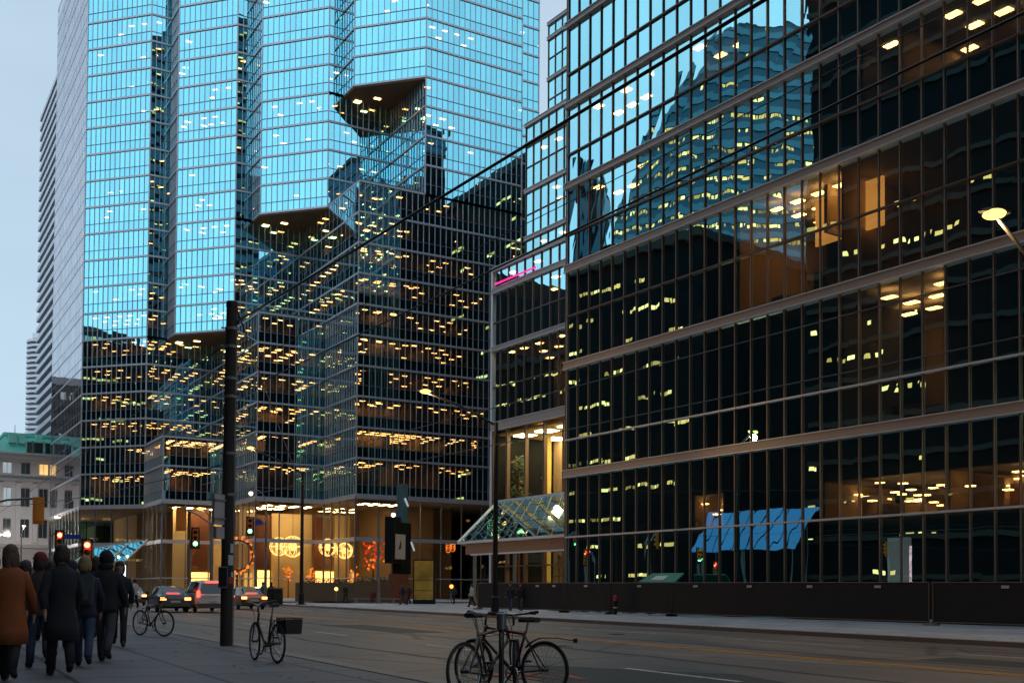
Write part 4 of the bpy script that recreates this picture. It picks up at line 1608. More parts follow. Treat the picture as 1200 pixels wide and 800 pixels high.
# stone mid-rise with pale windows between them
pl2, _ = mirror_xy(688, dist=150)
pr2, _ = mirror_xy(800, dist=150)
u2 = (pr2 - pl2)
L2 = u2.length
u2.normalize()
n2_ = Vector((-u2.y, u2.x, 0))
if n2_.dot(Vector((1, -.5, 0))) < 0:
    n2_ = -n2_
mb_ = thing('brown_midrise_building', 'brown mid-rise building with rows of pale windows across the street', 'building', (0, 0, 0))
t = MB()
a, c = pl2, pr2
poly = [a, c, c - n2_ * 20, a - n2_ * 20]
ar = sum(poly[i].x * poly[(i + 1) % 4].y - poly[(i + 1) % 4].x * poly[i].y for i in range(4))
if ar < 0:
    poly = poly[::-1]
t.prism([(q.x, q.y) for q in poly], -.3, 62, 'reflect_brown')
t.build('wall', mb_)
lit_grid(mb_, pl2, u2, n2_, L2, 20, 61, 14, 10, 1.1, 2.2, .8, mts=('window_pale', 'window_pale', 'window_lit'))
# dark tower at the far left of the mirrored skyline
pl3, _ = mirror_xy(668, dist=260)
pr3, _ = mirror_xy(714, dist=260)
u3 = pr3 - pl3
L3 = u3.length
u3.normalize()
n3_ = Vector((-u3.y, u3.x, 0))
if n3_.dot(Vector((1, -.5, 0))) < 0:
    n3_ = -n3_
dt = thing('curved_dark_tower', 'dark tower with one curved shoulder far along the street', 'tower', (0, 0, 0))
t = MB()
for k in range(12):
    s0, s1 = k / 12, (k + 1) / 12
    zf_ = lambda s: 132 - 36 * max(0, s - .25) ** 1.7 * 1.6
    a, c = pl3 + u3 * L3 * s0, pl3 + u3 * L3 * s1
    t.hexa([(*a[:2], 0), (*c[:2], 0), (*(c - n3_ * 18)[:2], 0), (*(a - n3_ * 18)[:2], 0), (*a[:2], zf_(s0)), (*c[:2], zf_(s1)), (*(c - n3_ * 18)[:2], zf_(s1)), (*(a - n3_ * 18)[:2], zf_(s0))], 'reflect_teal' if k % 3 else 'reflect_dark')
t.build('wall', dt)
# tilted glass roof of the station entrance across the street: mirrored as the blue slats
pg, _ = mirror_xy(880, dist=62)
gs_ = thing('glass_station_roof', 'tilted blue glass roof on steel posts across the street from the office block', 'roof', (pg.x, pg.y, 0), SA)
for k in range(9):
    t = MB()
    y = -7 + k * 1.6
    t.face([(-1.8, y, 10.6), (1.5, y + .3, 6.2), (1.5, y + 1.75, 6.2), (-1.8, y + 1.45, 10.6)], 'far_glass')
    t.bar((-1.8, y, 10.5), (1.5, y + .3, 6.1), .1, .1, 'black_metal')
    t.build('glass_panel', gs_)
for x, y, z in ((1.3, -6, 6.2), (1.3, 0, 6.2), (1.3, 6, 6.2), (-1.7, -6, 10.3), (-1.7, 6, 10.3)):
    t = MB()
    t.tube([(x, y, 0), (x, y, z)], .12, 'grey_metal', 8)
    t.build('post', gs_)

# low glass entrance canopy in front of the tower's left block
gc = thing('glass_entrance_shelter', 'low sloping glass entrance shelter at the foot of the tower behind the traffic lights', 'canopy', (0, 0, 0))
Yc = 148.0
a, c = at_plane(112, 641, (0, 1, 0), 152), at_plane(173, 632, (0, 1, 0), 152)
e, f_ = at_plane(147, 657, (0, 1, 0), Yc), at_plane(86, 659, (0, 1, 0), Yc)
t = MB()
t.face([a, f_, e, c], 'canopy_glass')
t.build('roof_glazing', gc)
t = MB()
for p, q in ((a, c), (c, e), (e, f_), (f_, a), (a.lerp(c, .33), f_.lerp(e, .33)), (a.lerp(c, .66), f_.lerp(e, .66))):
    t.bar(p, q, .16, .16, 'aluminium')
t.build('edge_trim', gc)
for p in (e, f_, f_.lerp(e, .5)):
    t = MB()
    t.tube([(p.x, p.y, .5), p], .1, 'aluminium_dark', 8)
    t.build('post', gc)
for k in range(4):
    q = f_.lerp(e, .35 + .17 * k).lerp(a.lerp(c, .35 + .17 * k), .4)
    t = MB()
    t.ball(q - Vector((0, 0, .45)), .2, .2, .2, 'small_light', 8, 6)
    t.tube([q - Vector((0, 0, .3)), q], .03, 'black_metal', 5)
    t.build('pendant_light', gc)

# what the tower's right-hand faces mirror: blocks behind the long office block
for (x0, x1, y0, y1, h, lab) in ((84.5, 130, 86, 131, 66, 'broad dark office building behind the stepped wings of the glass block'), (68, 125, -60, 44, 78, 'tall dark office building directly behind the long glass block')):
    rb_ = thing('rear_office_building', lab, 'building', (0, 0, 0), 0)
    t = MB()
    t.box(x0, x1, y0, y1, -.3, h, 'reflect_dark')
    t.build('wall', rb_)
    t = MB()
    t.box(x0 - .3, x1 + .3, y0 - .3, y1 + .3, h + .002, h + 1.2, 'interior_dark')
    t.box(x0 + 6, x1 - 10, y0 + 8, y1 - 8, h + 1.2, h + 5, 'reflect_dark')
    t.build('roof', rb_)
    lit_grid(rb_, (x0 - .01, y0 + 1, 0), (0, 1, 0), (-1, 0, 0), y1 - y0 - 2, 4, h - 2, int((y1 - y0) / 1.6), int(h / 4), 1.3, 1.7, .16)
    lit_grid(rb_, (x0 + 1, y1 + .01, 0), (1, 0, 0), (0, 1, 0), x1 - x0 - 2, 4, h - 2, int((x1 - x0) / 1.6), int(h / 4), 1.3, 1.7, .16)

for (x0, x1, y0, y1, h, lab) in ((92.5, 103.2, 44.4, 62, 97, 'slim blue office tower rising behind the long glass block'), (80.5, 86.5, 44.4, 56, 64, 'narrow low blue tower beside the slim blue tower')):
    bl_ = thing('rear_blue_tower', lab, 'tower', (0, 0, 0))
    t = MB()
    t.box(x0, x1, y0, y1, -.3, h, 'reflect_blue')
    for k in range(int(h / 3.8)):
        t.box(x0 - .2, x1 + .2, y0 + .1, y1 + .2, 3 + k * 3.8, 3.5 + k * 3.8, 'reflect_teal')
    t.build('wall', bl_)
    t = MB()
    t.box(x0 - .4, x1 + .4, y0 + .1, y1 + .4, h + .01, h + 1, 'interior_dark')
    t.build('roof', bl_)
sb_ = thing('sky_blocker_slab', 'wide dark slab added unseen behind the camera to dim mirrored sky', 'building', (0, 0, 0), SA)  # unseen slab added so the tower glass mirrors less bright sky
t = MB()
t.box(-70, 34, -190, -150, -1.5, 178, 'reflect_blue')
t.box(-190, -70.5, -190, -152, -1.5, 186, 'reflect_dark')
for k in range(44):
    t.box(-70.2, 34.2, -190.2, -149.8, 3 + k * 4, 4.6 + k * 4, 'reflect_teal')
t.build('wall', sb_)
t = MB()
t.box(-70.4, 34.4, -190.4, -149.6, 178.01, 179.5, 'interior_dark')
t.build('roof', sb_)
lit_grid(sb_, (-70, -149.78, 0), (1, 0, 0), (0, 1, 0), 104, 3, 175, 64, 43, 1.1, 1.7, .25)

ht_ = thing('rear_high_tower', 'very tall dark teal tower standing beyond the rear of the long glass block', 'tower', (0, 0, 0))
t = MB()
t.box(69, 104, -60.5, -12, 78, 172, 'reflect_teal')
for k in range(24):
    t.box(68.8, 104.2, -60.7, -11.8, 80 + k * 3.8, 81.2 + k * 3.8, 'reflect_dark')
t.build('wall', ht_)
t = MB()
t.box(68.6, 104.4, -60.9, -11.6, 172.01, 173.5, 'interior_dark')
t.build('roof', ht_)
lit_grid(ht_, (70, -11.79, 0), (1, 0, 0), (0, 1, 0), 33, 81.5, 171, 22, 23, 1.1, 1.7, .4)
# north of the tower: what its long left face mirrors
nb2 = thing('north_stone_building', 'brown stone office building with pale windows far up the street', 'building', (0, 0, 0))
t = MB()
t.box(-70, 22, 322, 350, .2, 58, 'reflect_brown')
t.build('wall', nb2)
t = MB()
t.box(-70.5, 22.5, 321.5, 350.5, 58.01, 60, 'stone_dark')
t.build('cornice', nb2)
lit_grid(nb2, (-70, 321.98, 0), (1, 0, 0), (0, -1, 0), 92, 4, 57, 40, 14, 1.2, 2.0, .6, mts=('window_pale', 'window_off', 'window_off'))
# ------------------------------------------------------------------ street furniture
def zrot(v):
    return Matrix.Rotation(math.atan2(v.y, v.x), 4, 'Z')


# big timber utility pole
pp = on_ground(265, 756)
po = thing('utility_pole', 'thick dark timber utility pole on the near kerb, taller than the traffic lights', 'pole', pp)
hp = (at_depth(270, 353, (pp - CAM).dot(cfwd))).z - pp.z
t = MB()
t.tube([(0, 0, -.02), (0, 0, hp * .5), (.03, 0, hp)], [.135, .125, .118], 'wood_pole', 16)
t.build('shaft', po, smooth=False)
for z in (hp - .55, hp - .95, hp - 1.65, hp - 2.05, hp - 3.3, hp - 4.2):
    t = MB()
    t.tube([(.02, 0, z - .03), (.02, 0, z + .03)], .137, 'grey_metal', 16)
    for s in (-1, 1):
        t.tube([(s * .13, 0, z), (s * .20, 0, z)], .018, 'grey_metal', 6)
    t.build('steel_band', po)
t = MB()
t.tube([(.03, 0, hp - .06), (.03, 0, hp + .05)], [.13, .12], 'black_metal', 16)
t.build('cap', po)
t = MB()
t.box(-.17, .02, -.20, -.13, 1.25, 1.72, 'grey_metal')
t.box(-.16, .01, -.215, -.201, 1.28, 1.69, 'black_metal')
o = t.build('switch_box', po)
o.rotation_euler = (0, 0, R(-20))
for (an, z, w_, h_, m_) in ((-62, 1.75, .16, .22, 'tag_white'), (-40, 1.5, .12, .10, 'pale_label'), (-70, 1.35, .10, .14, 'sign_red'), (-48, 2.02, .14, .2, 'tag_white')):
    t = MB()
    n_ = 5
    for j in range(n_):
        a0, a1 = R(an) + (j / n_ - .5) * w_ / .13, R(an) + ((j + 1) / n_ - .5) * w_ / .13
        t.face([(.1375 * math.cos(a0), .1375 * math.sin(a0), z), (.1375 * math.cos(a1), .1375 * math.sin(a1), z), (.1375 * math.cos(a1), .1375 * math.sin(a1), z + h_), (.1375 * math.cos(a0), .1375 * math.sin(a0), z + h_)], m_)
    t.build('paper_notice', po)
t = MB()
t.tube([(.12, -.06, 0), (.12, -.06, 3.0), (.115, -.06, hp - .7)], .022, 'grey_metal', 6)
t.build('cable_conduit', po)
t = MB()
t.box(-.05, .03, -.42, -.1, 2.62, 3.28, 'sign_grey')
for z in (2.75, 3.15):
    t.box(.03, .06, -.44, -.02, z - .02, z + .02, 'grey_metal')
o = t.build('sign_panel', po)
o.rotation_euler = (0, 0, R(-62))
t = MB()
t.box(-.055, .035, -.36, -.12, 2.32, 2.58, 'sign_grey')
o = t.build('sign_panel', po)
o.rotation_euler = (0, 0, R(-62))


def wire(a, bb, r, sag, lab, mt='black_metal', grp='overhead wires along the street'):
    a, bb = Vector(a), Vector(bb)
    t = MB()
    n = 16
    t.tube([a.lerp(bb, k / n) - Vector((0, 0, sag * 4 * (k / n) * (1 - k / n))) for k in range(n + 1)], r, mt, 6)
    return tag(t.build('overhead_wire', smooth=True), lab, 'wire', grp)


def hor(px, py, z):
    return at_plane(px, py, (0, 0, 1), z)


top = pp + Vector((.03, 0, hp))
w1 = at_depth(276, 378, (pp - CAM).dot(cfwd))
e1 = hor(893, 2, w1.z)
wire(w1, w1 + (e1 - w1) * 2.2, .023, 0, 'thickest black cable running from the timber pole top up across the office block')
w2 = at_depth(276, 462, (pp - CAM).dot(cfwd))
e2 = hor(1195, 18, w2.z)
wire(w2, w2 + (e2 - w2) * 1.6, .013, 0, 'black cable below the thickest one, leaving the timber pole at the third band')
w2b = at_depth(276, 432, (pp - CAM).dot(cfwd))
e2b = hor(1092, 25, w2b.z)
wire(w2b, w2b + (e2b - w2b) * 1.6, .006, 0, 'thin black cable between the two thicker cables of the timber pole')
for (pa, pb, lab) in (((662, 456), (1195, 316), 'upper thin brown trolley wire crossing in front of the office block'), ((662, 504), (1165, 401), 'lower thin brown trolley wire crossing in front of the office block')):
    a = at_plane(*pa, SX, 15.5)
    c = hor(*pb, a.z)
    d_ = (c - a)
    wire(a - d_ * 2.4, a + d_ * 2.2, .014, 0, lab, 'bronze')
# span wires on the left from the pole to the far signals
a = at_depth(258, 545, (pp - CAM).dot(cfwd))
wire(a, at_depth(-20, 592, 60), .012, .3, 'thin sagging span wire from the timber pole to the left edge')
a = at_depth(258, 408, (pp - CAM).dot(cfwd))
wire(a, at_depth(-20, 612, 95), .012, .2, 'steep span wire falling from the timber pole past the green roofed building')
wire(at_depth(275, 355, 24.6), at_depth(352, 566, 88), .02, .1, 'short cable from the timber pole to the black lamp post beyond it')


def lamp_post(name_label, px, base, hpx, arm, head_px, emat, r0=.12, head='cobra', lampcol=None, label_cat='street lamp', style='black_metal', extra=None, group='lit street lamps', coolish=False):
    """base: world foot point; hpx: image row of the post's top; head_px: where the lamp head appears at the post's own depth"""
    base = Vector(base)
    dep = (base - CAM).dot(cfwd)
    o = thing('street_lamp', name_label, label_cat, base, 0, group)
    H = at_depth(px, hpx, dep).z - base.z
    hd = at_depth(head_px[0], head_px[1], dep + (extra or 0)) - base
    t = MB()
    t.tube([(0, 0, 0), (0, 0, .9), (0, 0, .95), (0, 0, H)], [r0 * 1.5, r0 * 1.4, r0, r0 * .72], style, 12)
    t.box(-r0 * 2, r0 * 2, -r0 * 2, r0 * 2, -.02, .06, style)
    t.build('post', o)
    if arm:
        t = MB()
        s = Vector((0, 0, H - .15))
        if arm == 'curve':
            m1 = s + Vector(((hd.x) * .25, hd.y * .25, (hd.z - s.z) + .55))
            m2 = s + Vector(((hd.x) * .65, hd.y * .65, (hd.z - s.z) + .45))
            pts = [s]
            for k in range(1, 9):
                u = k / 8
                pts.append(s * (1 - u) ** 3 + m1 * 3 * u * (1 - u) ** 2 + m2 * 3 * u * u * (1 - u) + hd * u ** 3)
        else:
            pts = [s, s.lerp(hd, .5) + Vector((0, 0, .12)), hd]
        t.tube(pts, [r0 * .42] * len(pts), style, 8)
        t.build('arm', o)
    hh = thing_part('lamp_head', o)
    dirv = Vector((hd.x, hd.y, 0))
    dirv = dirv.normalized() if dirv.length > .05 else Vector((1, 0, 0))
    t = MB()
    if head == 'cobra':
        sd_ = Vector((-dirv.y, dirv.x, 0))
        c = hd
        prof_ = [(-.42, .06, .05), (-.2, .14, .11), (.15, .17, .12), (.4, .10, .07), (.46, .03, .03)]
        ring = []
        for (s_, w_, h_) in prof_:
            q = c + dirv * s_ + Vector((0, 0, .06))
            ring.append([q + sd_ * w_, q + sd_ * w_ * .6 + Vector((0, 0, h_)), q - sd_ * w_ * .6 + Vector((0, 0, h_)), q - sd_ * w_])
        for r_, s_ in zip(ring, ring[1:]):
            for k in range(4):
                t.face([r_[k], s_[k], s_[(k + 1) % 4], r_[(k + 1) % 4]], style)
        t.face(ring[0], style)
        t.face(ring[-1][::-1], style)
        h_o = t.build('housing', hh)
        t = MB()
        t.ball(c + dirv * .02 + Vector((0, 0, .02)), .3, .3, .12, emat, 12, 8)
        t.build('lens', hh)
    else:
        t.tube([hd + Vector((0, 0, .28)), hd + Vector((0, 0, .16))], [.06, .14], style, 10)
        t.build('housing', hh)
        t = MB()
        t.ball(hd, .2, .2, .2, emat, 12, 8)
        t.build('lens', hh)
    if lampcol:
        l = bpy.data.lights.new('lamp', 'POINT')
        l.energy = lampcol
        l.color = (1, .92, .84) if coolish else (1, .62, .26)
        l.shadow_soft_size = .2
        lo = bpy.data.objects.new('lamp', l)
        lo.location = base + hd - Vector((0, 0, .35))
        COL.objects.link(lo)
    return o


def thing_part(name, par):
    o = bpy.data.objects.new(name, None)
    COL.objects.link(o)
    o.parent = par
    o.empty_display_size = .2
    return o


b2 = on_ground(580, 719)
lamp_post('tall black street lamp before the glass canopy, warm lamp on a long arm', 579, b2, 494, 'straight', (499, 459), 'lamp_warm', .15, lampcol=900)
b1 = on_ground(353, 708)
lamp_post('black street lamp in front of the lobby chandeliers with a thin arm to the left', 353, b1, 552, 'straight', (294, 525), 'lamp_warm', .16, lampcol=300)
b3 = foot(311, 100)
lamp_post('slim grey lamp post with a curved swan-neck arm right of the timber pole', 311, b3, 588, 'curve', (294, 578), 'lamp_white', .11, 'globe', style='grey_metal')
b4 = foot(444, 100)
lamp_post('short grey lamp post beside the dark monument sign', 444, b4, 612, 'curve', (461, 603), 'lamp_white', .10, 'globe', style='grey_metal')
b5 = street(25.9, 14.5, .0)
q5 = at_depth(1166, 251, (b5 - CAM).dot(cfwd))
# post stands outside the frame on the far kerb; its arm reaches in at the right edge
fb = foot(1262, 29.0)
lamp_post('black street lamp whose arm reaches in at the far right, bright warm lamp', 1262, fb, 372, 'straight', (1166, 252), 'lamp_warm', .12, lampcol=700)
for (px, pxt, hx, hy, dep, lab) in ((58, 612, 67, 606, 105, 'lit lamp left of the red signals, on a dark post before the glass tower'), (24, 625, 28, 616, 182, 'lit lamp low in front of the stone building facade'), (-8, 632, 1, 626, 176, 'lit lamp cut by the left edge below the stone building'), (248, 606, 235, 596, 92, 'lit lamp just left of the timber pole above the orange signal')):
    lamp_post(lab, px, foot(px, dep), pxt, 'straight', (hx, hy), 'lamp_white' if px < 100 else 'lamp_warm', .11, lampcol=1900 if dep > 170 else 250, coolish=dep > 170)


# traffic signals
def signal_head(par, c, face, lit, back=False, s=1.0):
    """yellow three-lamp head; face: horizontal direction it looks towards"""
    f = Vector(face).normalized()
    h = thing_part('signal_head', par)
    h.location = c
    h.rotation_euler = (0, 0, math.atan2(f.y, f.x) + math.pi / 2)     # local -y looks along face
    t = MB()
    t.box(-.19 * s, .19 * s, -.11 * s, .11 * s, -.62 * s, .62 * s, 'signal_yellow')
    t.build('housing', h, bevel=.03)
    t = MB()
    t.box(-.3 * s, .3 * s, .005, .025, -.75 * s, .75 * s, 'signal_yellow' if back else 'black_metal')
    t.build('back_plate', h)
    for k, nm in enumerate(('red', 'amber', 'green')):
        z = (.4 - .4 * k) * s
        t = MB()
        on = lit == nm
        m_ = {'red': 'signal_red', 'green': 'signal_green', 'amber': 'signal_hand'}[nm] if on else 'dark_glass'
        t.ball((0, -.12 * s, z), .145 * s, .04 * s, .145 * s, m_, 14, 8)
        t.build('lamp_lens', h)
        t = MB()
        n = 10
        for j in range(n):
            a0, a1 = math.pi * (-.1 + 1.2 * j / n), math.pi * (-.1 + 1.2 * (j + 1) / n)
            t.face([(.16 * s * math.cos(a0), -.11 * s, z + .16 * s * math.sin(a0)), (.16 * s * math.cos(a1), -.11 * s, z + .16 * s * math.sin(a1)),
                    (.16 * s * math.cos(a1), -.30 * s, z + .16 * s * math.sin(a1)), (.16 * s * math.cos(a0), -.30 * s, z + .16 * s * math.sin(a0))], 'signal_yellow')
        t.build('visor', h)
    return h


def signal(label, px, py, dep, lit, pole_px, arm_top=None, away=False, s=1.0, hand=None, group='traffic signals at the crossing'):
    base = foot(pole_px, dep)
    c = at_depth(px, py, dep)
    o = thing('traffic_signal', label, 'traffic light', base, 0, group)
    cl = c - base
    ph = (at_depth(pole_px, arm_top, dep).z - base.z) if arm_top else cl.z + .8
    t = MB()
    t.tube([(0, 0, 0), (0, 0, ph)], [.11, .08], 'grey_metal', 10)
    t.build('post', o)
    t = MB()
    endp = Vector((cl.x, cl.y, cl.z + .68 * s))
    st_ = Vector((0, 0, ph - .1))
    t.tube([st_, st_.lerp(endp, .5) + Vector((0, 0, .15)), endp], .05, 'grey_metal', 8)
    t.tube([endp, endp - Vector((0, 0, .1))], .04, 'grey_metal', 8)
    t.build('arm', o)
    tow = (CAM - c)
    tow.z = 0
    signal_head(o, cl, -tow if away else tow, lit, away, s)
    if hand:
        q = at_depth(hand[0], hand[1], dep) - base
        t = MB()
        t.box(q.x - .2, q.x + .2, q.y - .2, q.y + .0, q.z - .2, q.z + .2, 'black_metal')
        f = tow.normalized()
        t.ball(q + f * .22, .15, .15, .15, 'signal_hand', 10, 6)
        t.build('pedestrian_signal', o)
    return o


signal('large orange backed traffic signal hanging before the stone building', 45, 598, 52, None, -30, 592, True, .85)
signal('red lit traffic signal left of the brighter red one', 70, 634, 80, 'red', 58, 628, False, 1.1)
signal('brightest red lit traffic signal with an orange hand signal below', 102, 647, 66, 'red', 108, 640, False, 1.1, hand=(109, 659))
signal('orange backed traffic signal on a curved arm left of the timber pole', 212, 608, 70, None, 247, 612, True, 1.0)
signal('green lit traffic signal before the brown lobby wall', 229, 630, 66, 'green', 222, 634, False, .85)
signal('green lit traffic signal right of the timber pole by a blue sign', 293, 616, 76, 'green', 311, 612, False, .9)


def plate(name, label, cat, px0, px1, py0, py1, dep, mt, post_px=None, edge=None):
    base = foot(post_px if post_px is not None else (px0 + px1) / 2, dep)
    o = thing(name, label, cat, base)
    a, c = at_depth(px0, py0, dep) - base, at_depth(px1, py1, dep) - base
    d = (c - a)
    d.z = 0
    n = Vector((d.y, -d.x, 0)).normalized() * .03
    t = MB()
    t.hexa([a * 1 + Vector((0, 0, c.z - a.z)) - n, Vector((c.x, c.y, c.z)) - n, Vector((c.x, c.y, c.z)) + n, a + Vector((0, 0, c.z - a.z)) + n,
            a - n, Vector((c.x, c.y, a.z)) - n, Vector((c.x, c.y, a.z)) + n, a + n], mt)
    t.build('panel', o)
    t = MB()
    t.tube([(0, 0, 0), (0, 0, a.z)], .05, 'grey_metal', 8)
    m = (a + c) / 2
    if abs(m.x) + abs(m.y) > .3:
        t.tube([(0, 0, (a.z + c.z) / 2), (m.x, m.y, (a.z + c.z) / 2)], .03, 'grey_metal', 6)
    t.build('post', o)
    return o


plate('street_sign', 'wide blue street name sign right of the red signal', 'street sign', 76, 95, 626, 631, 79, 'sign_blue', 72)
plate('street_sign', 'small blue street name sign right of the timber pole', 'street sign', 299, 307, 609, 615, 76, 'sign_blue', 311)
plate('parking_sign', 'small grey sign plate on a thin post below the red signal', 'sign', 60, 67, 650, 654, 74, 'sign_grey', 62)
plate('stop_sign', 'small red sign plate left of the grey sign plate', 'sign', 53, 60, 654, 660, 84, 'sign_red', 57)
plate('advertising_panel', 'bright white lit advertising panel beyond the crowd', 'advert', 135, 147, 662, 681, 84, 'ad_screen')

# construction fence along the far sidewalk
fx = DB - 2.4


def fence_panel(x0, y0, x1, y1, label, tagn):
    p0 = BX * x0 + BY * y0
    p1 = BX * x1 + BY * y1
    g0, g1 = ground_z(p0), ground_z(p1)
    o = thing('fence_panel', label, 'fence', (p0.x, p0.y, g0), 0, 'dark mesh fence panels before the office block')
    d = p1 - p0
    d.z = g1 - g0
    H = 1.72
    t = MB()
    n = 22
    side = Vector((-d.y, d.x, 0)).normalized()
    rows = [.10, .5, .9, 1.3, H]
    grid = []
    for z in rows:
        grid.append([d * (k / n) + Vector((0, 0, z)) + side * (.008 * math.sin(k * 1.1 + z * 2 + x0)) + Vector((0, 0, (.025 * math.sin(k * .9 + y0) if z == rows[0] else 0))) for k in range(n + 1)])
    for r0, r1 in zip(grid, grid[1:]):
        for k in range(n):
            t.face([r0[k], r0[k + 1], r1[k + 1], r1[k]], 'fence_mesh')
    t.build('mesh_screen', o, smooth=True)
    for q in (Vector((0, 0, 0)), d):
        t = MB()
        t.tube([q + Vector((0, 0, 0)), q + Vector((0, 0, H + .05))], .032, 'fence_post', 8)
        t.box(q.x - .28, q.x + .28, q.y - .12, q.y + .12, q.z - .01, q.z + .10, 'concrete')
        t.build('post', o)
    for z in (H + .01, .14):
        t = MB()
        t.tube([Vector((0, 0, z)), d + Vector((0, 0, z))], .02, 'fence_post', 6)
        t.build('rail', o)
    for u in tagn:
        q = d * u + Vector((0, 0, 1.5)) - side * .05 * (1 if side.dot(BX) > 0 else -1)
        t = MB()
        v = d.normalized() * .16
        t.hexa([q - v, q + v, q + v - side * .01, q - v - side * .01, q - v + Vector((0, 0, .11)), q + v + Vector((0, 0, .11)), q + v - side * .01 + Vector((0, 0, .11)), q - v - side * .01 + Vector((0, 0, .11))], 'tag_white')
        t.build('name_tag', o)
    return o


def fy(px):          # y along the fence line for an image column
    r = ray(px, 700)
    s_ = (fx - CAM.dot(BX)) / r.dot(BX)
    return (CAM + r * s_).dot(BY)


ys = [fy(p) for p in (560, 661, 715, 787, 1090)]
labs = ['dark mesh fence panel in front of the glass canopy', 'dark mesh fence panel between the block corner and the second post', 'dark mesh fence panel below the green sign board',
        'longest dark mesh fence panel, with four pale tags', 'dark mesh fence panel at the far right end past the double post']
ends = [(ys[0], ys[1], (.72, .9)), (ys[1], ys[2], (.5,)), (ys[2], ys[3], (.5,)), (ys[3], ys[4] + .05, (.12, .36, .6, .84)), (ys[4] - .12, ys[4] - 16, (.2, .5))]
for (y0, y1, tg), lb in zip(ends, labs):
    fence_panel(fx, y0, fx, y1, lb, tg)
fence_panel(fx + .05, ys[0] + .1, fx + 5, ys[0] + 1.6, 'short return fence panel turning back toward the canopy', ())
# green sign board lying tilted on the fence top
q0, q1 = at_plane(748, 681, BX, fx + .35), at_plane(791, 681, BX, fx + .35)
gb = thing('sign_board', 'tilted green sign board with a pale label on top of the fence', 'sign', (q0.x, q0.y, q0.z - .05), 0)
d = q1 - q0
u = d.normalized()
up_ = Vector((0, 0, 1))
t = MB()
sl_ = BX * .55 + up_ * .48
nn = u.cross(sl_).normalized() * .035
L_ = d.length
A = Vector((0, 0, 0))
B_ = u * L_
t.hexa([A - nn, B_ - nn, B_ + nn, A + nn, A + sl_ + u * .55 - nn, B_ + sl_ + u * .1 - nn, B_ + sl_ + u * .1 + nn, A + sl_ + u * .55 + nn], 'green_paint')
t.build('board', gb)
t = MB()
s_ = -1 if nn.dot(BX) > 0 else 1
C0 = A + u * L_ * .30 + sl_ * .25 + nn * s_ * 1.15
t.face([C0, C0 + u * L_ * .34, C0 + u * L_ * .40 + sl_ * .45, C0 + u * L_ * .06 + sl_ * .45], 'pale_label')
t.build('label', gb)
for k in (.2, .8):
    t = MB()
    q = A + u * L_ * k
    t.tube([q + BX * .3 - Vector((0, 0, q0.z - ground_z(q0))), q + BX * .3 + up_ * .2], .04, 'fence_post', 6)
    t.build('post', gb)
# red barrel marker and debris at the foot of the fence
q = at_plane(721, 705, BX, fx - .45)
gq = Vector((q.x, q.y, ground_z(q)))
o = thing('safety_bollard', 'short dark bollard with a red cap beside the fence post', 'bollard', gq)
t = MB()
t.tube([(0, 0, 0), (0, 0, .75)], .10, 'black_metal', 12)
t.tube([(0, 0, .35), (0, 0, .42)], .103, 'tag_white', 12)
t.build('body', o)
t = MB()
t.tube([(0, 0, .75), (0, 0, 1.0), (0, 0, 1.05)], [.105, .105, .05], 'sign_red', 12)
t.build('cap', o)

# dark monument sign, yellow panel, planters on the plaza
mdep = 104
base = foot(466, mdep)
mo = thing('monument_sign', 'tall dark monument sign with a pale blue slanted edge on the plaza', 'monument', base, R(30))


def lz(py, dep, b):
    return at_depth(466, py, dep).z - b.z


pxm = mdep / FPX
t = MB()
t.box(-.2 * 1, 1.4, -.5, .5, lz(672, mdep, base), lz(612, mdep, base), 'reflect_dark')
t.box(-1.5, -.2, -.45, .45, lz(660, mdep, base), lz(606, mdep, base), 'reflect_dark')
t.build('body', mo)
t = MB()
t.box(.2, 1.1, -.35, .35, lz(612, mdep, base), lz(566, mdep, base), 'reflect_teal')
t.build('upper_pylon', mo)
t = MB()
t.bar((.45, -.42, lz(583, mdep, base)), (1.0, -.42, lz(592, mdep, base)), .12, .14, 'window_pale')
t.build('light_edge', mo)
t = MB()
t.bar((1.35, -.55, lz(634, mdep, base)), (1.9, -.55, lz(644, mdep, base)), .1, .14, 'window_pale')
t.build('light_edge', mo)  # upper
t = MB()
t.box(-1.2, -.2 + .6, -.56, -.51, lz(655, mdep, base), lz(626, mdep, base), 'sign_grey')
t.face([(-.75, -.57, lz(644, mdep, base)), (-.28, -.57, lz(643, mdep, base)), (-.30, -.57, lz(631, mdep, base))], 'black_metal')
t.build('logo_panel', mo)
t = MB()
t.box(-.9, 1.2, -.4, .4, 0, lz(672, mdep, base) - .01, 'wood_brown')
t.build('plinth', mo)
base = foot(498, 98)
yo = thing('display_panel', 'yellow lit glass display panel in a black frame on the plaza', 'display', base, R(-38))
hz = at_depth(498, 655, 98).z - base.z
t = MB()
t.box(-.95, .75, -.06, .06, .42, hz - .12, 'yellow_panel')
for z in (1.2, 2.1):
    t.box(-.95, .75, -.08, -.062, z - .02, z + .02, 'black_metal')
t.build('panel', yo)
t = MB()
t.box(-1.05, .95, -.16, .16, 0, .4, 'black_metal')
t.box(-1.05, -.96, -.12, .12, .4, hz, 'black_metal')
t.box(.76, .95, -.14, .14, .4, hz, 'black_metal')
t.box(-1.05, .95, -.12, .12, hz - .11, hz, 'black_metal')
t.build('frame', yo)
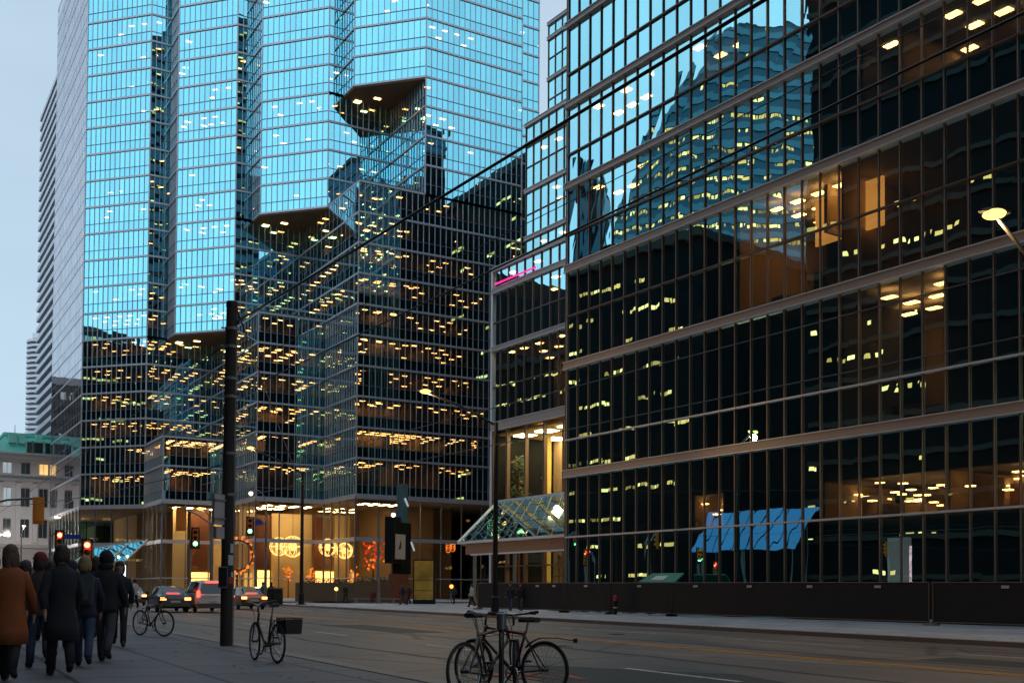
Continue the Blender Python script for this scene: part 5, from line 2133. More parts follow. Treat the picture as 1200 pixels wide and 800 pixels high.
for (px0, px1, pyt, dep, lab) in ((346, 413, 682, 112, 'long low brown planter wall on the plaza before the lit lobby'), (414, 470, 681, 108, 'low stone planter wall behind the monument sign')):
    a, c = foot(px0, dep), foot(px1, dep)
    o = thing('planter', lab, 'planter', a, math.atan2((c - a).y, (c - a).x), 'planters on the plaza')
    L_ = (c - a).length
    h = at_depth(px0, pyt, dep).z - a.z
    t = MB()
    t.box(0, L_, 0, .25, 0, h, 'planter_stone')
    t.box(0, L_, 1.4, 1.65, 0, h, 'planter_stone')
    t.box(0, .25, .252, 1.398, 0, h, 'planter_stone')
    t.box(L_ - .25, L_, .252, 1.398, 0, h, 'planter_stone')
    t.build('wall', o)
    t = MB()
    t.box(.26, L_ - .26, .26, 1.39, 0, h - .12, 'soil')
    t.build('soil', o)
    t = MB()
    rr = random.Random(px0)
    for k in range(420):
        q = Vector((rr.uniform(.3, L_ - .3), rr.uniform(.3, 1.35), h - .12 + rr.random() ** 2 * .55))
        u = Vector((rr.uniform(-1, 1), rr.uniform(-1, 1), rr.uniform(0, 1))).normalized() * .13
        v_ = u.orthogonal().normalized() * .05
        t.face([q - u, q + v_, q + u, q - v_], 'leaf')
    t.build('foliage', o, stuff=True)
# potted conifers by the canopy
for k, (px, dep, hh, lab) in enumerate(((556, 96, 4.6, 'dark conifer in a pot left of the street lamp under the canopy'), (655, 92, 4.2, 'dark conifer in a pot at the block corner under the canopy'), (567, 99, 3.6, 'smaller dark conifer in a pot close to the black street lamp'))):
    b_ = foot(px, dep)
    o = thing('potted_conifer', lab, 'plant', b_, 0, 'potted conifers by the canopy')
    t = MB()
    t.tube([(0, 0, 0), (0, 0, .7), (0, 0, .75)], [.38, .5, .52], 'planter_stone', 14)
    t.build('pot', o)
    t = MB()
    t.tube([(0, 0, .6), (0, 0, hh)], [.08, .02], 'wood_brown', 6)
    t.build('trunk', o)
    t = MB()
    rr = random.Random(40 + k)
    for j in range(900):
        z = rr.uniform(.8, hh)
        r_ = .85 * (1 - (z - .8) / (hh - .7)) ** .8 * (.35 + .65 * rr.random())
        an = rr.uniform(0, 6.28)
        q = Vector((math.cos(an) * r_, math.sin(an) * r_, z))
        u = Vector((math.cos(an), math.sin(an), rr.uniform(-.2, .6))).normalized() * .16
        v_ = u.cross(Vector((0, 0, 1))).normalized() * .035
        t.face([q - u * .3, q + v_, q + u, q - v_], 'leaf')
    t.build('crown', o)
# small lit bollard on the plaza and one with a lamp by the kerb
for (px, py, dep, lab) in ((394, 691, 98, 'small bollard with a round warm light before the planter'), (529, 688, 104, 'thin post with a small amber light right of the display panel')):
    b_ = foot(px, dep)
    o = thing('bollard_light', lab, 'bollard', b_, 0, 'lit bollards on the plaza')
    h = at_depth(px, py, dep).z - b_.z
    t = MB()
    t.tube([(0, 0, 0), (0, 0, h)], .05, 'grey_metal', 8)
    t.build('post', o)
    t = MB()
    t.ball((0, 0, h + .1), .17, .17, .17, 'lamp_warm' if px < 400 else 'signal_hand', 12, 8)
    t.build('lamp', o)
# litter bin at the kerb
b_ = foot(322, 84)
o = thing('litter_bin', 'black square litter bin beside the black lamp post on the far kerb', 'bin', b_, R(20))
t = MB()
t.box(-.5, .5, -.4, .4, .05, 1.25, 'black_metal')
t.build('body', o, bevel=.05)
t = MB()
t.box(-.54, .54, -.44, .44, 1.26, 1.36, 'grey_metal')
t.box(-.3, .3, -.415, -.40, .9, 1.1, 'dark_glass')
t.build('lid', o)
# ------------------------------------------------------------------ bicycles
def wheel(par, x, r=.335, steer=0.0, name='wheel'):
    w = thing_part(name, par)
    w.location = (x, 0, r)
    w.rotation_euler = (0, 0, steer)
    t = MB()
    t.torus((0, 0, 0), (0, 1, 0), r - .018, .019, 'rubber', 44, 8)
    t.build('tyre', w, smooth=True)
    t = MB()
    t.torus((0, 0, 0), (0, 1, 0), r - .042, .011, 'chrome', 44, 6)
    t.build('rim', w, smooth=True)
    t = MB()
    for k in range(28):
        a = 2 * math.pi * k / 28
        b_ = a + (.35 if k % 2 else -.35)
        sgn = .03 if k % 4 < 2 else -.03
        t.tube([(.02 * math.cos(b_), sgn, .02 * math.sin(b_)), ((r - .045) * math.cos(a), 0, (r - .045) * math.sin(a))], .0016, 'chrome', 4, False)
    t.build('spokes', w)
    t = MB()
    t.tube([(0, -.05, 0), (0, .05, 0)], .022, 'bike_black', 10)
    t.build('hub', w)
    return w


def bicycle(label, loc, heading, paint, steer=0.0, bar='flat', dropped=False, basket=False, rack=False, guard=False, step=False, lean=0.0, kick=True):
    o = thing('bicycle', label, 'bicycle', loc, 0, 'bicycles parked on the near sidewalk')
    o.rotation_euler = (Matrix.Rotation(heading, 3, 'Z') @ Matrix.Rotation(lean, 3, 'X')).to_euler()
    r = .335
    wheel(o, -.50, r)
    fw = wheel(o, .54, r, steer)
    BB = Vector((-.07, 0, .28))
    ST = Vector((-.22, 0, .78))
    HT, HB = Vector((.36, 0, .84)), Vector((.40, 0, .68))
    RA = Vector((-.50, 0, r))
    FA = Vector((.54, 0, r))
    t = MB()
    t.tube([BB, ST], .017, paint, 10)
    if step:
        t.tube([BB + Vector((.02, 0, .02)), Vector((.1, 0, .34)), Vector((.25, 0, .5)), HB], .022, paint, 10)
    else:
        t.tube([ST - Vector((-.01, 0, .04)), HT - Vector((0, 0, .03))], .017, paint, 10)
        t.tube([BB, HB], .021, paint, 10)
    t.tube([HB - Vector((-.01, 0, .03)), HT], .021, paint, 10)
    for s in (-1, 1):
        t.tube([ST - Vector((-.01, 0, .06)), RA + Vector((.02, s * .06, 0))], .009, paint, 8)
        t.tube([BB + Vector((0, s * .03, 0)), RA + Vector((0, s * .06, 0))], .010, paint, 8)
    t.tube([BB + Vector((0, -.04, 0)), BB + Vector((0, .04, 0))], .025, paint, 10)
    t.build('frame', o, smooth=True)
    Rz = Matrix.Rotation(steer, 3, 'Z')
    pv = Vector((.54, 0, 0))
    turn = lambda p: Vector((pv.x, 0, 0)) + Rz @ (Vector(p) - Vector((pv.x, 0, 0)))
    t = MB()
    for s in (-1, 1):
        t.tube([turn(HB + Vector((0, s * .045, -.02))), turn(HB + Vector((.04, s * .055, -.18))), turn(FA + Vector((0, s * .055, 0)))], [.015, .014, .010], paint if not step else 'bike_black', 8)
    t.tube([turn(HB + Vector((0, -.055, -.02))), turn(HB + Vector((0, .055, -.02)))], .018, paint, 8)
    t.build('fork', o, smooth=True)
    t = MB()
    hb = HT + Vector((-.015, 0, .10))
    t.tube([turn(HT), turn(hb), turn(hb + Vector((.07, 0, .02)))], .014, 'bike_black', 8)
    c = hb + Vector((.07, 0, .02))
    if bar == 'flat':
        t.tube([turn(c + Vector((-.06, -.30, .03))), turn(c + Vector((0, -.12, .01))), turn(c), turn(c + Vector((0, .12, .01))), turn(c + Vector((-.06, .30, .03)))], .012, 'bike_black', 8)
    else:
        t.tube([turn(c + Vector((-.22, -.27, .08))), turn(c + Vector((-.10, -.26, .08))), turn(c + Vector((0, -.10, .05))), turn(c), turn(c + Vector((0, .10, .05))), turn(c + Vector((-.10, .26, .08))), turn(c + Vector((-.22, .27, .08)))], .011, 'chrome', 8)
    t.build('handlebar', o, smooth=True)
    for s in (-1, 1):
        t = MB()
        e_ = c + (Vector((-.06, s * .30, .03)) if bar == 'flat' else Vector((-.22, s * .27, .08)))
        i_ = c + (Vector((-.035, s * .19, .02)) if bar == 'flat' else Vector((-.12, s * .265, .08)))
        t.tube([turn(i_), turn(e_)], .018, 'rubber', 8)
        t.tube([turn(i_ + Vector((.03, 0, -.01))), turn(e_ + Vector((.06, -s * .03, -.03)))], .006, 'bike_black', 6)
        t.build('grip', o)
    t = MB()
    t.tube([turn(c + Vector((0, .15, 0))), turn(c + Vector((.12, .1, .05))), turn(c + Vector((.06, .02, -.2))), turn(HB + Vector((.06, .04, -.1)))], .004, 'rubber', 5)
    t.tube([turn(c + Vector((0, -.15, 0))), turn(c + Vector((.10, -.05, .03))), HT + Vector((.03, -.02, -.1)), ST - Vector((0, 0, .07))], .004, 'rubber', 5)
    t.build('cable', o)
    sdh = ST + (BB - ST).normalized() * -(.10 if dropped else .16)
    t = MB()
    t.tube([ST - Vector((0, 0, .03)), sdh], .0135, 'chrome', 8)
    t.build('seat_post', o)
    t = MB()
    prof_ = [(-.13, .075, .03), (-.09, .085, .04), (-.02, .06, .035), (.06, .028, .025), (.13, .018, .02)]
    ring = []
    for (x, w_, h_) in prof_:
        q = sdh + Vector((x, 0, .03))
        ring.append([q + Vector((0, w_, 0)), q + Vector((0, w_ * .7, h_)), q + Vector((0, -w_ * .7, h_)), q + Vector((0, -w_, 0)), q + Vector((0, -w_ * .5, -.025)), q + Vector((0, w_ * .5, -.025))])
    for r0, r1 in zip(ring, ring[1:]):
        for k in range(6):
            t.face([r0[k], r0[(k + 1) % 6], r1[(k + 1) % 6], r1[k]], 'saddle')
    t.face(ring[0][::-1], 'saddle')
    t.face(ring[-1], 'saddle')
    t.build('saddle', o, smooth=True)
    t = MB()
    t.torus(BB + Vector((0, .055, 0)), (0, 1, 0), .085, .008, 'chrome', 26, 5)
    for k in range(5):
        a = k * 2 * math.pi / 5
        t.tube([BB + Vector((0, .055, 0)), BB + Vector((.08 * math.cos(a), .055, .08 * math.sin(a)))], .006, 'bike_black', 5)
    t.tube([BB + Vector((0, .06, 0)), BB + Vector((.09, .075, -.14))], .010, 'bike_black', 6)
    t.tube([BB + Vector((0, -.06, 0)), BB + Vector((-.09, -.075, .14))], .010, 'bike_black', 6)
    t.tube([BB + Vector((-.01, .058, .085)), RA + Vector((0, .058, .035))], .004, 'bike_black', 5)
    t.tube([BB + Vector((-.01, .058, -.085)), RA + Vector((0, .058, -.035))], .004, 'bike_black', 5)
    t.build('crank', o)
    for s, q in ((1, BB + Vector((.09, .12, -.14))), (-1, BB + Vector((-.09, -.12, .14)))):
        t = MB()
        t.box(q.x - .045, q.x + .045, q.y - .04, q.y + .04, q.z - .012, q.z + .012, 'rubber')
        t.build('pedal', o)
    if rack or basket:
        t = MB()
        for s in (-1, 1):
            t.tube([RA + Vector((0, s * .07, .02)), Vector((-.52, s * .07, .72))], .006, 'bike_black', 6)
            t.tube([ST - Vector((0, -s * .02, .1)), Vector((-.30, s * .07, .72)), Vector((-.72, s * .07, .72))], .006, 'bike_black', 6)
        for x in (-.35, -.47, -.6, -.72):
            t.tube([(x, -.07, .72), (x, .07, .72)], .005, 'bike_black', 6)
        t.build('rear_rack', o)
    if basket:
        t = MB()
        x0, x1, yw, z0, z1 = -.78, -.38, .15, .50, .76
        t0 = len(t.v)
        for k in range(9):
            x = x0 + (x1 - x0) * k / 8
            for s in (-1, 1):
                t.tube([(x, s * yw * .88, z0), (x, s * yw, z1)], .005, 'wicker', 5)
        for k in range(7):
            y = -yw + 2 * yw * k / 6
            for x in (x0, x1):
                t.tube([(x, y * .88, z0), (x, y, z1)], .005, 'wicker', 5)
            t.tube([(x0, y * .88, z0), (x1, y * .88, z0)], .004, 'wicker', 5)
        for z in (z0, z0 + .07, z0 + .14, z1):
            f = .88 + .12 * (z - z0) / (z1 - z0)
            t.tube([(x0, -yw * f, z), (x1, -yw * f, z), (x1, yw * f, z), (x0, yw * f, z), (x0, -yw * f, z)], .008 if z == z1 else .006, 'wicker', 5)
        for s in (-1, 1):
            t.face([(x0, s * yw * .9, z0 + .01), (x1, s * yw * .9, z0 + .01), (x1, s * yw * .985, z1 - .02), (x0, s * yw * .985, z1 - .02)], 'wicker')
        t.face([(x0 + .003, -yw * .9, z0 + .01), (x0 + .003, yw * .9, z0 + .01), (x0 + .003, yw * .985, z1 - .02), (x0 + .003, -yw * .985, z1 - .02)], 'wicker')
        t.v = [(x, y - .17, z) for x, y, z in t.v]
        t.build('basket', o)
    if guard:
        t = MB()
        pts = []
        for k in range(7):
            a = R(42 + k * 9)
            pts.append(RA + Vector((math.cos(a), 0, math.sin(a))) * (r + .035))
        pts = pts + [RA + Vector((-.18, 0, .375)), RA + Vector((-.30, 0, .36)), RA + Vector((-.40, 0, .35))]
        for p, q in zip(pts, pts[1:]):
            t.bar(p, q, .045, .008, 'bike_black')
        t.box(RA.x - .43, RA.x - .40, -.022, .022, RA.z + .325, RA.z + .375, 'saddle')
        t.build('mudguard', o)
    if kick:
        t = MB()
        t.tube([BB + Vector((-.1, -.04, -.02)), Vector((-.22, -.22, .01))], .008, 'chrome', 6)
        t.build('kickstand', o)
    return o


def cam_heading(px, off):
    """heading that points away from the camera in column px, turned by off degrees (ccw from above)"""
    r = ray(px, 690)
    return math.atan2(r.y, r.x) + R(off)


def bike_spot(px, dep, heading):
    """where the bicycle stands so that its rear wheel is in image column px at distance dep"""
    p = foot(px, dep)
    return p + Vector((math.cos(heading), math.sin(heading), 0)) * .50


h_ = cam_heading(165, -146)
bicycle('brown bicycle nearest the crowd, its front wheel turned to the right', bike_spot(165, 29.0, h_), h_, 'bike_brown', steer=R(12), rack=True)
h_ = cam_heading(326, 22)
bicycle('black step-through bicycle with a dark basket on its rear rack', bike_spot(326, 18.6, h_), h_, 'bike_black', steer=R(-6), bar='swept', basket=True, step=True)
h_ = cam_heading(548, -36)
bicycle('grey brown bicycle with a flat bar, locked at the left of the bike post', bike_spot(546, 12.5, h_), h_, 'bike_brown', steer=R(30), lean=R(-2))
h_ = cam_heading(638, 56)
bicycle('dark maroon bicycle with a rear mudguard, locked at the right of the bike post', bike_spot(638, 12.9, h_), h_, 'bike_maroon', steer=R(-8), guard=True, lean=R(2), dropped=True)
gp = foot(588, 13.0)
o = thing('bike_post', 'grey bicycle post with a ring between the two locked bicycles', 'bike post', gp)
t = MB()
t.tube([(0, 0, 0), (0, 0, .84)], .032, 'bike_black', 12)
t.tube([(0, 0, .80), (0, 0, .98), (0, 0, .99)], [.055, .06, .04], 'bike_grey', 14)
t.build('post', o)
t = MB()
t.torus((0, 0, .58), (cright.x, cright.y, 0), .18, .016, 'bike_black', 30, 8)
t.build('ring', o)


# ------------------------------------------------------------------ cars
def car(label, px, lane, paint, kind='suv', dy=0.0, group='cars driving away up the street'):
    r = ray(px, 690)
    d = lane / r.dot(SX)
    p = CAM + r * d
    p = street(p.dot(SX), p.dot(SY) + dy, -.13)
    o = thing('car', label, 'car', p, 0, group)
    o.rotation_euler = (Matrix.Rotation(SA, 3, 'Z') @ Matrix.Rotation(gtilt, 3, 'X')).to_euler()
    # local: +y forward (away), sections along the length
    if kind == 'suv':
        H, Lh = 1.78, 2.3
        secs = [(-2.30, .80, .42, .78, .80, .84, .60), (-2.22, .90, .30, .86, 1.02, .86, 1.02), (-2.0, .92, .25, .92, 1.06, .68, 1.68), (-1.2, .94, .24, .94, 1.06, .66, 1.78), (.2, .94, .24, .94, 1.05, .66, 1.76),
                (.75, .94, .24, .94, 1.04, .64, 1.62), (1.35, .93, .24, .93, 1.02, .74, 1.06), (2.05, .90, .26, .88, .86, .72, .92), (2.35, .78, .40, .76, .70, .6, .72)]
    else:
        H, Lh = 1.45, 2.35
        secs = [(-2.40, .76, .42, .76, .72, .66, .74), (-2.32, .86, .30, .86, .90, .70, .95), (-1.75, .90, .24, .90, .94, .72, 1.02), (-1.05, .91, .22, .91, .94, .60, 1.38), (-.2, .91, .22, .91, .93, .58, 1.45), (.5, .91, .22, .91, .92, .58, 1.38),
                (1.25, .90, .22, .90, .90, .70, .96), (2.1, .87, .25, .85, .76, .68, .82), (2.38, .74, .38, .72, .62, .56, .64)]
    t = MB()
    ring = []
    for (y, wl, z0, wb, zb_, wr2, zr) in secs:
        ring.append([Vector((-wl * .9, y, z0)), Vector((-wl, y, z0 + .22)), Vector((-wb, y, zb_)), Vector((-wr2, y, zr)), Vector((-wr2 * .6, y, zr + .04)), Vector((wr2 * .6, y, zr + .04)), Vector((wr2, y, zr)), Vector((wb, y, zb_)), Vector((wl, y, z0 + .22)), Vector((wl * .9, y, z0))])
    n = 10
    for r0, r1 in zip(ring, ring[1:]):
        for k in range(n):
            t.face([r0[k], r1[k], r1[(k + 1) % n], r0[(k + 1) % n]], paint)
    t.face(ring[0], paint)
    t.face(ring[-1][::-1], paint)
    bo = t.build('body', o)
    bm = bmesh.new()
    bm.from_mesh(bo.data)
    bmesh.ops.remove_doubles(bm, verts=bm.verts, dist=1e-4)
    bmesh.ops.recalc_face_normals(bm, faces=bm.faces)
    bm.to_mesh(bo.data)
    bm.free()
    m = bo.modifiers.new('bevel', 'BEVEL')
    m.width = .06
    m.segments = 2
    m.limit_method = 'ANGLE'
    m.angle_limit = R(18)

    def quad(pts, nm, mt, off):
        pts = [Vector(p) for p in pts]
        nn = (pts[1] - pts[0]).cross(pts[2] - pts[0]).normalized()
        cen = sum(pts, Vector()) / len(pts)
        if nn.dot(cen - Vector((0, 0, .8))) < 0:
            nn = -nn
        q = MB()
        q.face([p + nn * off for p in pts], mt)
        return q.build(nm, o)

    def inset_quad(a, b_, c, d_, nm, f=.12, off=.012):
        cen = (a + b_ + c + d_) / 4
        quad([p.lerp(cen, f) for p in (a, b_, c, d_)], nm, 'car_glass', off)
    ri = (1, 2) if kind == 'suv' else (2, 3)
    a, c = ring[ri[0]], ring[ri[1]]
    inset_quad(a[3].lerp(a[2], .1) if kind == 'suv' else a[3], a[6].lerp(a[7], .1) if kind == 'suv' else a[6], c[6], c[3], 'rear_window', .14, .03)
    wi = (5, 6) if kind == 'suv' else (5, 6)
    inset_quad(ring[wi[0]][3], ring[wi[0]][6], ring[wi[1]][6], ring[wi[1]][3], 'windscreen', .08, .03)
    for sd, (kb, kr) in ((-1, (2, 3)), (1, (7, 6))):
        rng_ = ((2, 3), (3, 4), (4, 5)) if kind == 'suv' else ((3, 4), (4, 5))
        for i0, i1 in rng_:
            inset_quad(ring[i0][kb], ring[i1][kb], ring[i1][kr], ring[i0][kr], 'side_window', .12, .02)
    for x in (-1, 1):
        for y in (-1.42, 1.40):
            w = thing_part('wheel', o)
            w.location = (x * .80, y, .335)
            q = MB()
            q.torus((0, 0, 0), (1, 0, 0), .245, .09, 'rubber', 26, 8)
            q.build('tyre', w)
            q = MB()
            q.tube([(x * .03, 0, 0), (x * .085, 0, 0)], .19, 'chrome', 16)
            for k in range(5):
                a_ = k * 2 * math.pi / 5
                q.tube([(x * .09, 0, 0), (x * .09, .17 * math.cos(a_), .17 * math.sin(a_))], .025, 'grey_metal', 5)
            q.build('rim', w)
    yb_ = secs[0][0]
    zt = 1.0 if kind == 'suv' else .80
    for x in (-1, 1):
        q = MB()
        if kind == 'suv':
            q.box(x * .80 - .075, x * .80 + .075, yb_ - .0, yb_ + .12, .86, 1.22, 'tail_red')
        else:
            q.box(x * .66 - .16, x * .66 + .16, yb_ - .05, yb_ + .10, .70, .84, 'tail_amber')
        q.build('tail_light', o)
    q = MB()
    zz = 1.70 if kind == 'suv' else 1.04
    q.box(-.35, .35, (-2.06 if kind == 'suv' else -1.72), (-1.98 if kind == 'suv' else -1.66), zz, zz + .05, 'tail_red')
    q.build('brake_light', o)
    q = MB()
    q.box(-.26, .26, yb_ - .03, yb_ + .02, .56, .68, 'tag_white')
    q.build('licence_plate', o)
    q = MB()
    q.box(-.84, .84, yb_ - .06, yb_ + .05, .36, .52, 'car_dark')
    q.build('bumper', o)
    for x in (-1, 1):
        q = MB()
        q.box(x * 1.0 - .09, x * 1.0 + .09, .62, .78, 1.0, 1.14, paint)
        q.build('wing_mirror', o)
    return o


car('white sport utility car with red tail lights left of the timber pole', 239, 14.4, 'car_white', 'suv')
car('bronze saloon car with glowing tail lights just right of the timber pole', 287, 18.9, 'car_bronze', 'saloon')
car('dark brown saloon car left of the white car', 196, 12.4, 'car_dark', 'saloon')
car('black saloon car far up the street, behind the bronze car', 300, 23.6, 'car_dark', 'saloon')
car('silver saloon car farthest up the street beyond the crowd', 152, 14.0, 'car_silver', 'saloon')


# ------------------------------------------------------------------ people
def skin_mesh(name, verts, edges_, radii, mt, par, levels=2, root=0):
    me = bpy.data.meshes.new(name)
    me.from_pydata([tuple(v) for v in verts], edges_, [])
    o = bpy.data.objects.new(name, me)
    COL.objects.link(o)
    m = o.modifiers.new('skin', 'SKIN')
    m.use_smooth_shade = True
    sv = me.skin_vertices[0].data
    for k, r in enumerate(radii):
        sv[k].radius = r if isinstance(r, tuple) else (r, r)
        sv[k].use_root = k == root
    s = o.modifiers.new('sub', 'SUBSURF')
    s.levels = levels
    s.render_levels = levels
    dg = bpy.context.evaluated_depsgraph_get()
    ev = o.evaluated_get(dg)
    nm = bpy.data.meshes.new_from_object(ev)
    o.modifiers.clear()
    o.data = nm
    bpy.data.meshes.remove(me)
    nm.materials.clear()
    nm.materials.append(MATS[mt])
    o.parent = par
    return o


def person(label, loc, heading, coat, legs, hair='hair', h=1.74, stride=.0, arm=.2, long=False, hood=False, bag=None, sit=False, scarf=None, hat=None, pack=None, cat='person', group='people walking on the sidewalk', low=False):
    """heading: direction faced. local +x forward, +y left"""
    o = thing('person', label, cat, loc, heading, group)
    k = h / 1.75
    lv = 1 if low else 2
    V = []
    E_ = []
    Rr = []

    def add(p, r, parent=None):
        V.append(Vector(p) * k)
        Rr.append(tuple(q * k for q in r) if isinstance(r, tuple) else r * k)
        if parent is not None:
            E_.append((parent, len(V) - 1))
        return len(V) - 1
    hipz = .93 if not sit else .50
    pel = add((0, 0, hipz), (.13, .11))
    bel = add((.0, 0, hipz + .16), (.13, .10), pel)
    che = add((.01, 0, hipz + .36), (.15, .115), bel)
    nb = add((-.005, 0, hipz + .52), .062, che)
    nk = add((.01, 0, hipz + .60), .052, nb)
    hd0 = add((.025, 0, hipz + .67), (.075, .085), nk)
    hd1 = add((.03, 0, hipz + .745), (.078, .092), hd0)
    hd2 = add((.02, 0, hipz + .80), (.062, .07), hd1)
    leg = {}
    for s in (-1, 1):
        sw = stride * s
        hip = add((.0, s * .09, hipz - .05), .085, pel)
        if sit:
            kn = add((.42, s * .11, .50), .06, hip)
            an = add((.44, s * .11, .10), .042, kn)
            to = add((.60, s * .12, .045), .038, an)
        else:
            kn = add((sw * .42 + .03, s * .095, .50), .060, hip)
            bk = sw * .9 - (.08 if sw < 0 else 0)
            an = add((bk, s * .095, .10 + (.10 if sw < 0 else 0)), .042, kn)
            to = add((bk + .15, s * .105, .042 + (.02 if sw < 0 else 0)), .036, an)
        leg[s] = (hip, kn, an, to)
    armv = {}
    for s in (-1, 1):
        sh = add((.0, s * .175, hipz + .465), .055, che)
        aw = -arm * s
        el = add((aw * .5 - .02, s * .245, hipz + .18), .043, sh)
        wr_ = add((aw * 1.2 + .07, s * .23, hipz - .02), .030, el)
        hn = add((aw * 1.35 + .10, s * .225, hipz - .09), (.022, .034), wr_)
        for j, (dx, dz) in enumerate(((.018, -.085), (.006, -.095), (-.008, -.09), (-.02, -.075))):
            if low:
                continue
            f1 = add((aw * 1.35 + .10 + dx * 1.2, s * .225, hipz - .09 + dz * .6), .0095, hn)
            add((aw * 1.35 + .115 + dx * 1.3, s * (.225 - .012), hipz - .09 + dz * 1.05), .0085, f1)
        if not low:
            th = add((aw * 1.35 + .13, s * .21, hipz - .115), .011, hn)
            add((aw * 1.35 + .145, s * .205, hipz - .145), .0095, th)
        armv[s] = (sh, el, wr_, hn)
    body = skin_mesh('body', V, E_, Rr, 'skin', o, lv)
    # face: nose, ears, eyes set on the body mesh as a child
    hc = V[hd1]
    if not low:
        t = MB()
        t.ball(hc + Vector((.098, 0, -.012)) * k, .018 * k, .014 * k, .022 * k, 'skin', 8, 6)
        for s in (-1, 1):
            t.ball(hc + Vector((.0, s * .08, -.01)) * k, .022 * k, .010 * k, .032 * k, 'skin', 8, 6)
            t.ball(hc + Vector((.082, s * .032, .018)) * k, .010 * k, .013 * k, .009 * k, 'hair', 8, 6)
        t.box(hc.x + .078 * k, hc.x + .09 * k, hc.y - .022 * k, hc.y + .022 * k, hc.z - .058 * k, hc.z - .050 * k, 'wool_red')
        t.build('face', o, smooth=True)
    # hair, hood or knitted hat
    t = MB()
    rh = random.Random(int(abs(loc[0] * 97 + loc[1] * 13)))
    if hood:
        t.ball(hc + Vector((-.03, 0, .0)) * k, .118 * k, .112 * k, .135 * k, coat, 14, 10)
        t.torus(hc + Vector((.045, 0, -.01)) * k, (1, 0, .15), .085 * k, .028 * k, coat, 16, 6)
        t.ball(hc + Vector((-.05, 0, -.13)) * k, .10 * k, .125 * k, .075 * k, coat, 14, 8)
    else:
        t.ball(hc + Vector((-.024, 0, .028)) * k, .100 * k, .090 * k, .100 * k, hair, 14, 10)
        ln = .15 if hair == 'hair_brown' else .06
        for j in range(14):
            a_ = math.pi * (.5 + j / 13)
            q = hc + Vector((-.02 + .078 * math.cos(a_), .078 * math.sin(a_), -.03 - rh.random() * ln * .5)) * k
            t.ball(q, .03 * k, .032 * k, (.055 + ln * .55 * rh.random() + ln * .2) * k, hair, 8, 6)
        if hat:
            t.ball(hc + Vector((-.018, 0, .055)) * k, .108 * k, .100 * k, .092 * k, hat, 16, 8)
            t.torus(hc + Vector((-.014, 0, .035)) * k, (-.15, 0, 1), .092 * k, .022 * k, hat, 18, 6)
    t.build('hood' if hood else 'hair', o, smooth=True)
    # coat: a closed shell of rings round the trunk, sleeves run out of the shoulders
    px_seed = loc[0] * 7.3

    def rings(t, rr_, mt, n=20, cap0=True, cap1=True):
        b0 = len(t.v)
        i_ = t.mi(mt)
        for (c, rx, ry) in rr_:
            for j in range(n):
                a = 2 * math.pi * j / n
                wob = 1 + .03 * math.sin(3 * a + c[2] * 17) + .022 * math.sin(5 * a - c[2] * 31 + px_seed)
                t.v.append((c[0] + rx * math.cos(a) * wob, c[1] + ry * math.sin(a) * wob, c[2]))
        for q in range(len(rr_) - 1):
            for j in range(n):
                t.f.append((b0 + q * n + j, b0 + q * n + (j + 1) % n, b0 + (q + 1) * n + (j + 1) % n, b0 + (q + 1) * n + j))
                t.m.append(i_)
        if cap0:
            t.f.append(tuple(b0 + j for j in range(n))[::-1])
            t.m.append(i_)
        if cap1:
            t.f.append(tuple(b0 + (len(rr_) - 1) * n + j for j in range(n)))
            t.m.append(i_)
    t = MB()
    zh = hipz
    K = lambda x, y, z, rx, ry: (Vector((x, y, z)) * k, rx * k, ry * k)
    rr_ = []
    if long:
        rr_ += [K(0, 0, zh - .44, .20, .235), K(0, 0, zh - .25, .19, .225)]
    rr_ += [K(0, 0, zh - .12, .168, .208), K(0, 0, zh - .05, .156, .196), K(0, 0, zh + .02, .152, .192), K(0, 0, zh + .09, .142, .18), K(0, 0, zh + .16, .141, .178), K(0, 0, zh + .24, .148, .19), K(.005, 0, zh + .32, .155, .205),
            K(0, 0, zh + .43, .14, .215), K(-.005, 0, zh + .50, .115, .185), K(-.005, 0, zh + .545, .09, .115), K(.005, 0, zh + .57, .078, .082), K(.012, 0, zh + .605, .074, .078)]
    rings(t, rr_, coat)
    for s in (-1, 1):
        sh, el, wr_, hn = armv[s]
        a0, a1, a2 = V[sh] + Vector((0, -s * .03, .015)) * k, V[el], V[wr_]
        t.tube([a0, a0.lerp(a1, .35), a1, a1.lerp(a2, .5), a2], [.078 * k, .074 * k, .064 * k, .058 * k, .05 * k], coat, 12)
    t.build('coat', o, smooth=True)
    t = MB()
    t.ball(V[pel] - Vector((0, 0, .0)) * k, .125 * k, .165 * k, .13 * k, legs, 14, 8)
    for s in (-1, 1):
        hip, kn, an, to = leg[s]
        q0 = V[hip] + Vector((0, 0, .02)) * k
        t.tube([q0, q0.lerp(V[kn], .5), V[kn], V[kn].lerp(V[an], .5), V[an] - Vector((0, 0, .02)) * k], [.098 * k, .088 * k, .070 * k, .066 * k, .060 * k], legs, 12)
    t.build('trousers', o, smooth=True)
    for s in (-1, 1):
        hip, kn, an, to = leg[s]
        skin_mesh('shoe', [V[an] + Vector((-.05, 0, -.055)) * k, V[an] + Vector((.05, 0, -.045)) * k, V[to] + Vector((.02, 0, -.002)) * k, V[an] + Vector((0, 0, .04)) * k], [(0, 1), (1, 2), (1, 3)], [.045 * k, .055 * k, .042 * k, .052 * k], 'shoe', o, 1)
    if scarf:
        t = MB()
        t.torus(V[nb] + Vector((.01, 0, .045)) * k, (0, 0, 1), .075 * k, .038 * k, scarf, 18, 8)
        t.build('scarf', o, smooth=True)
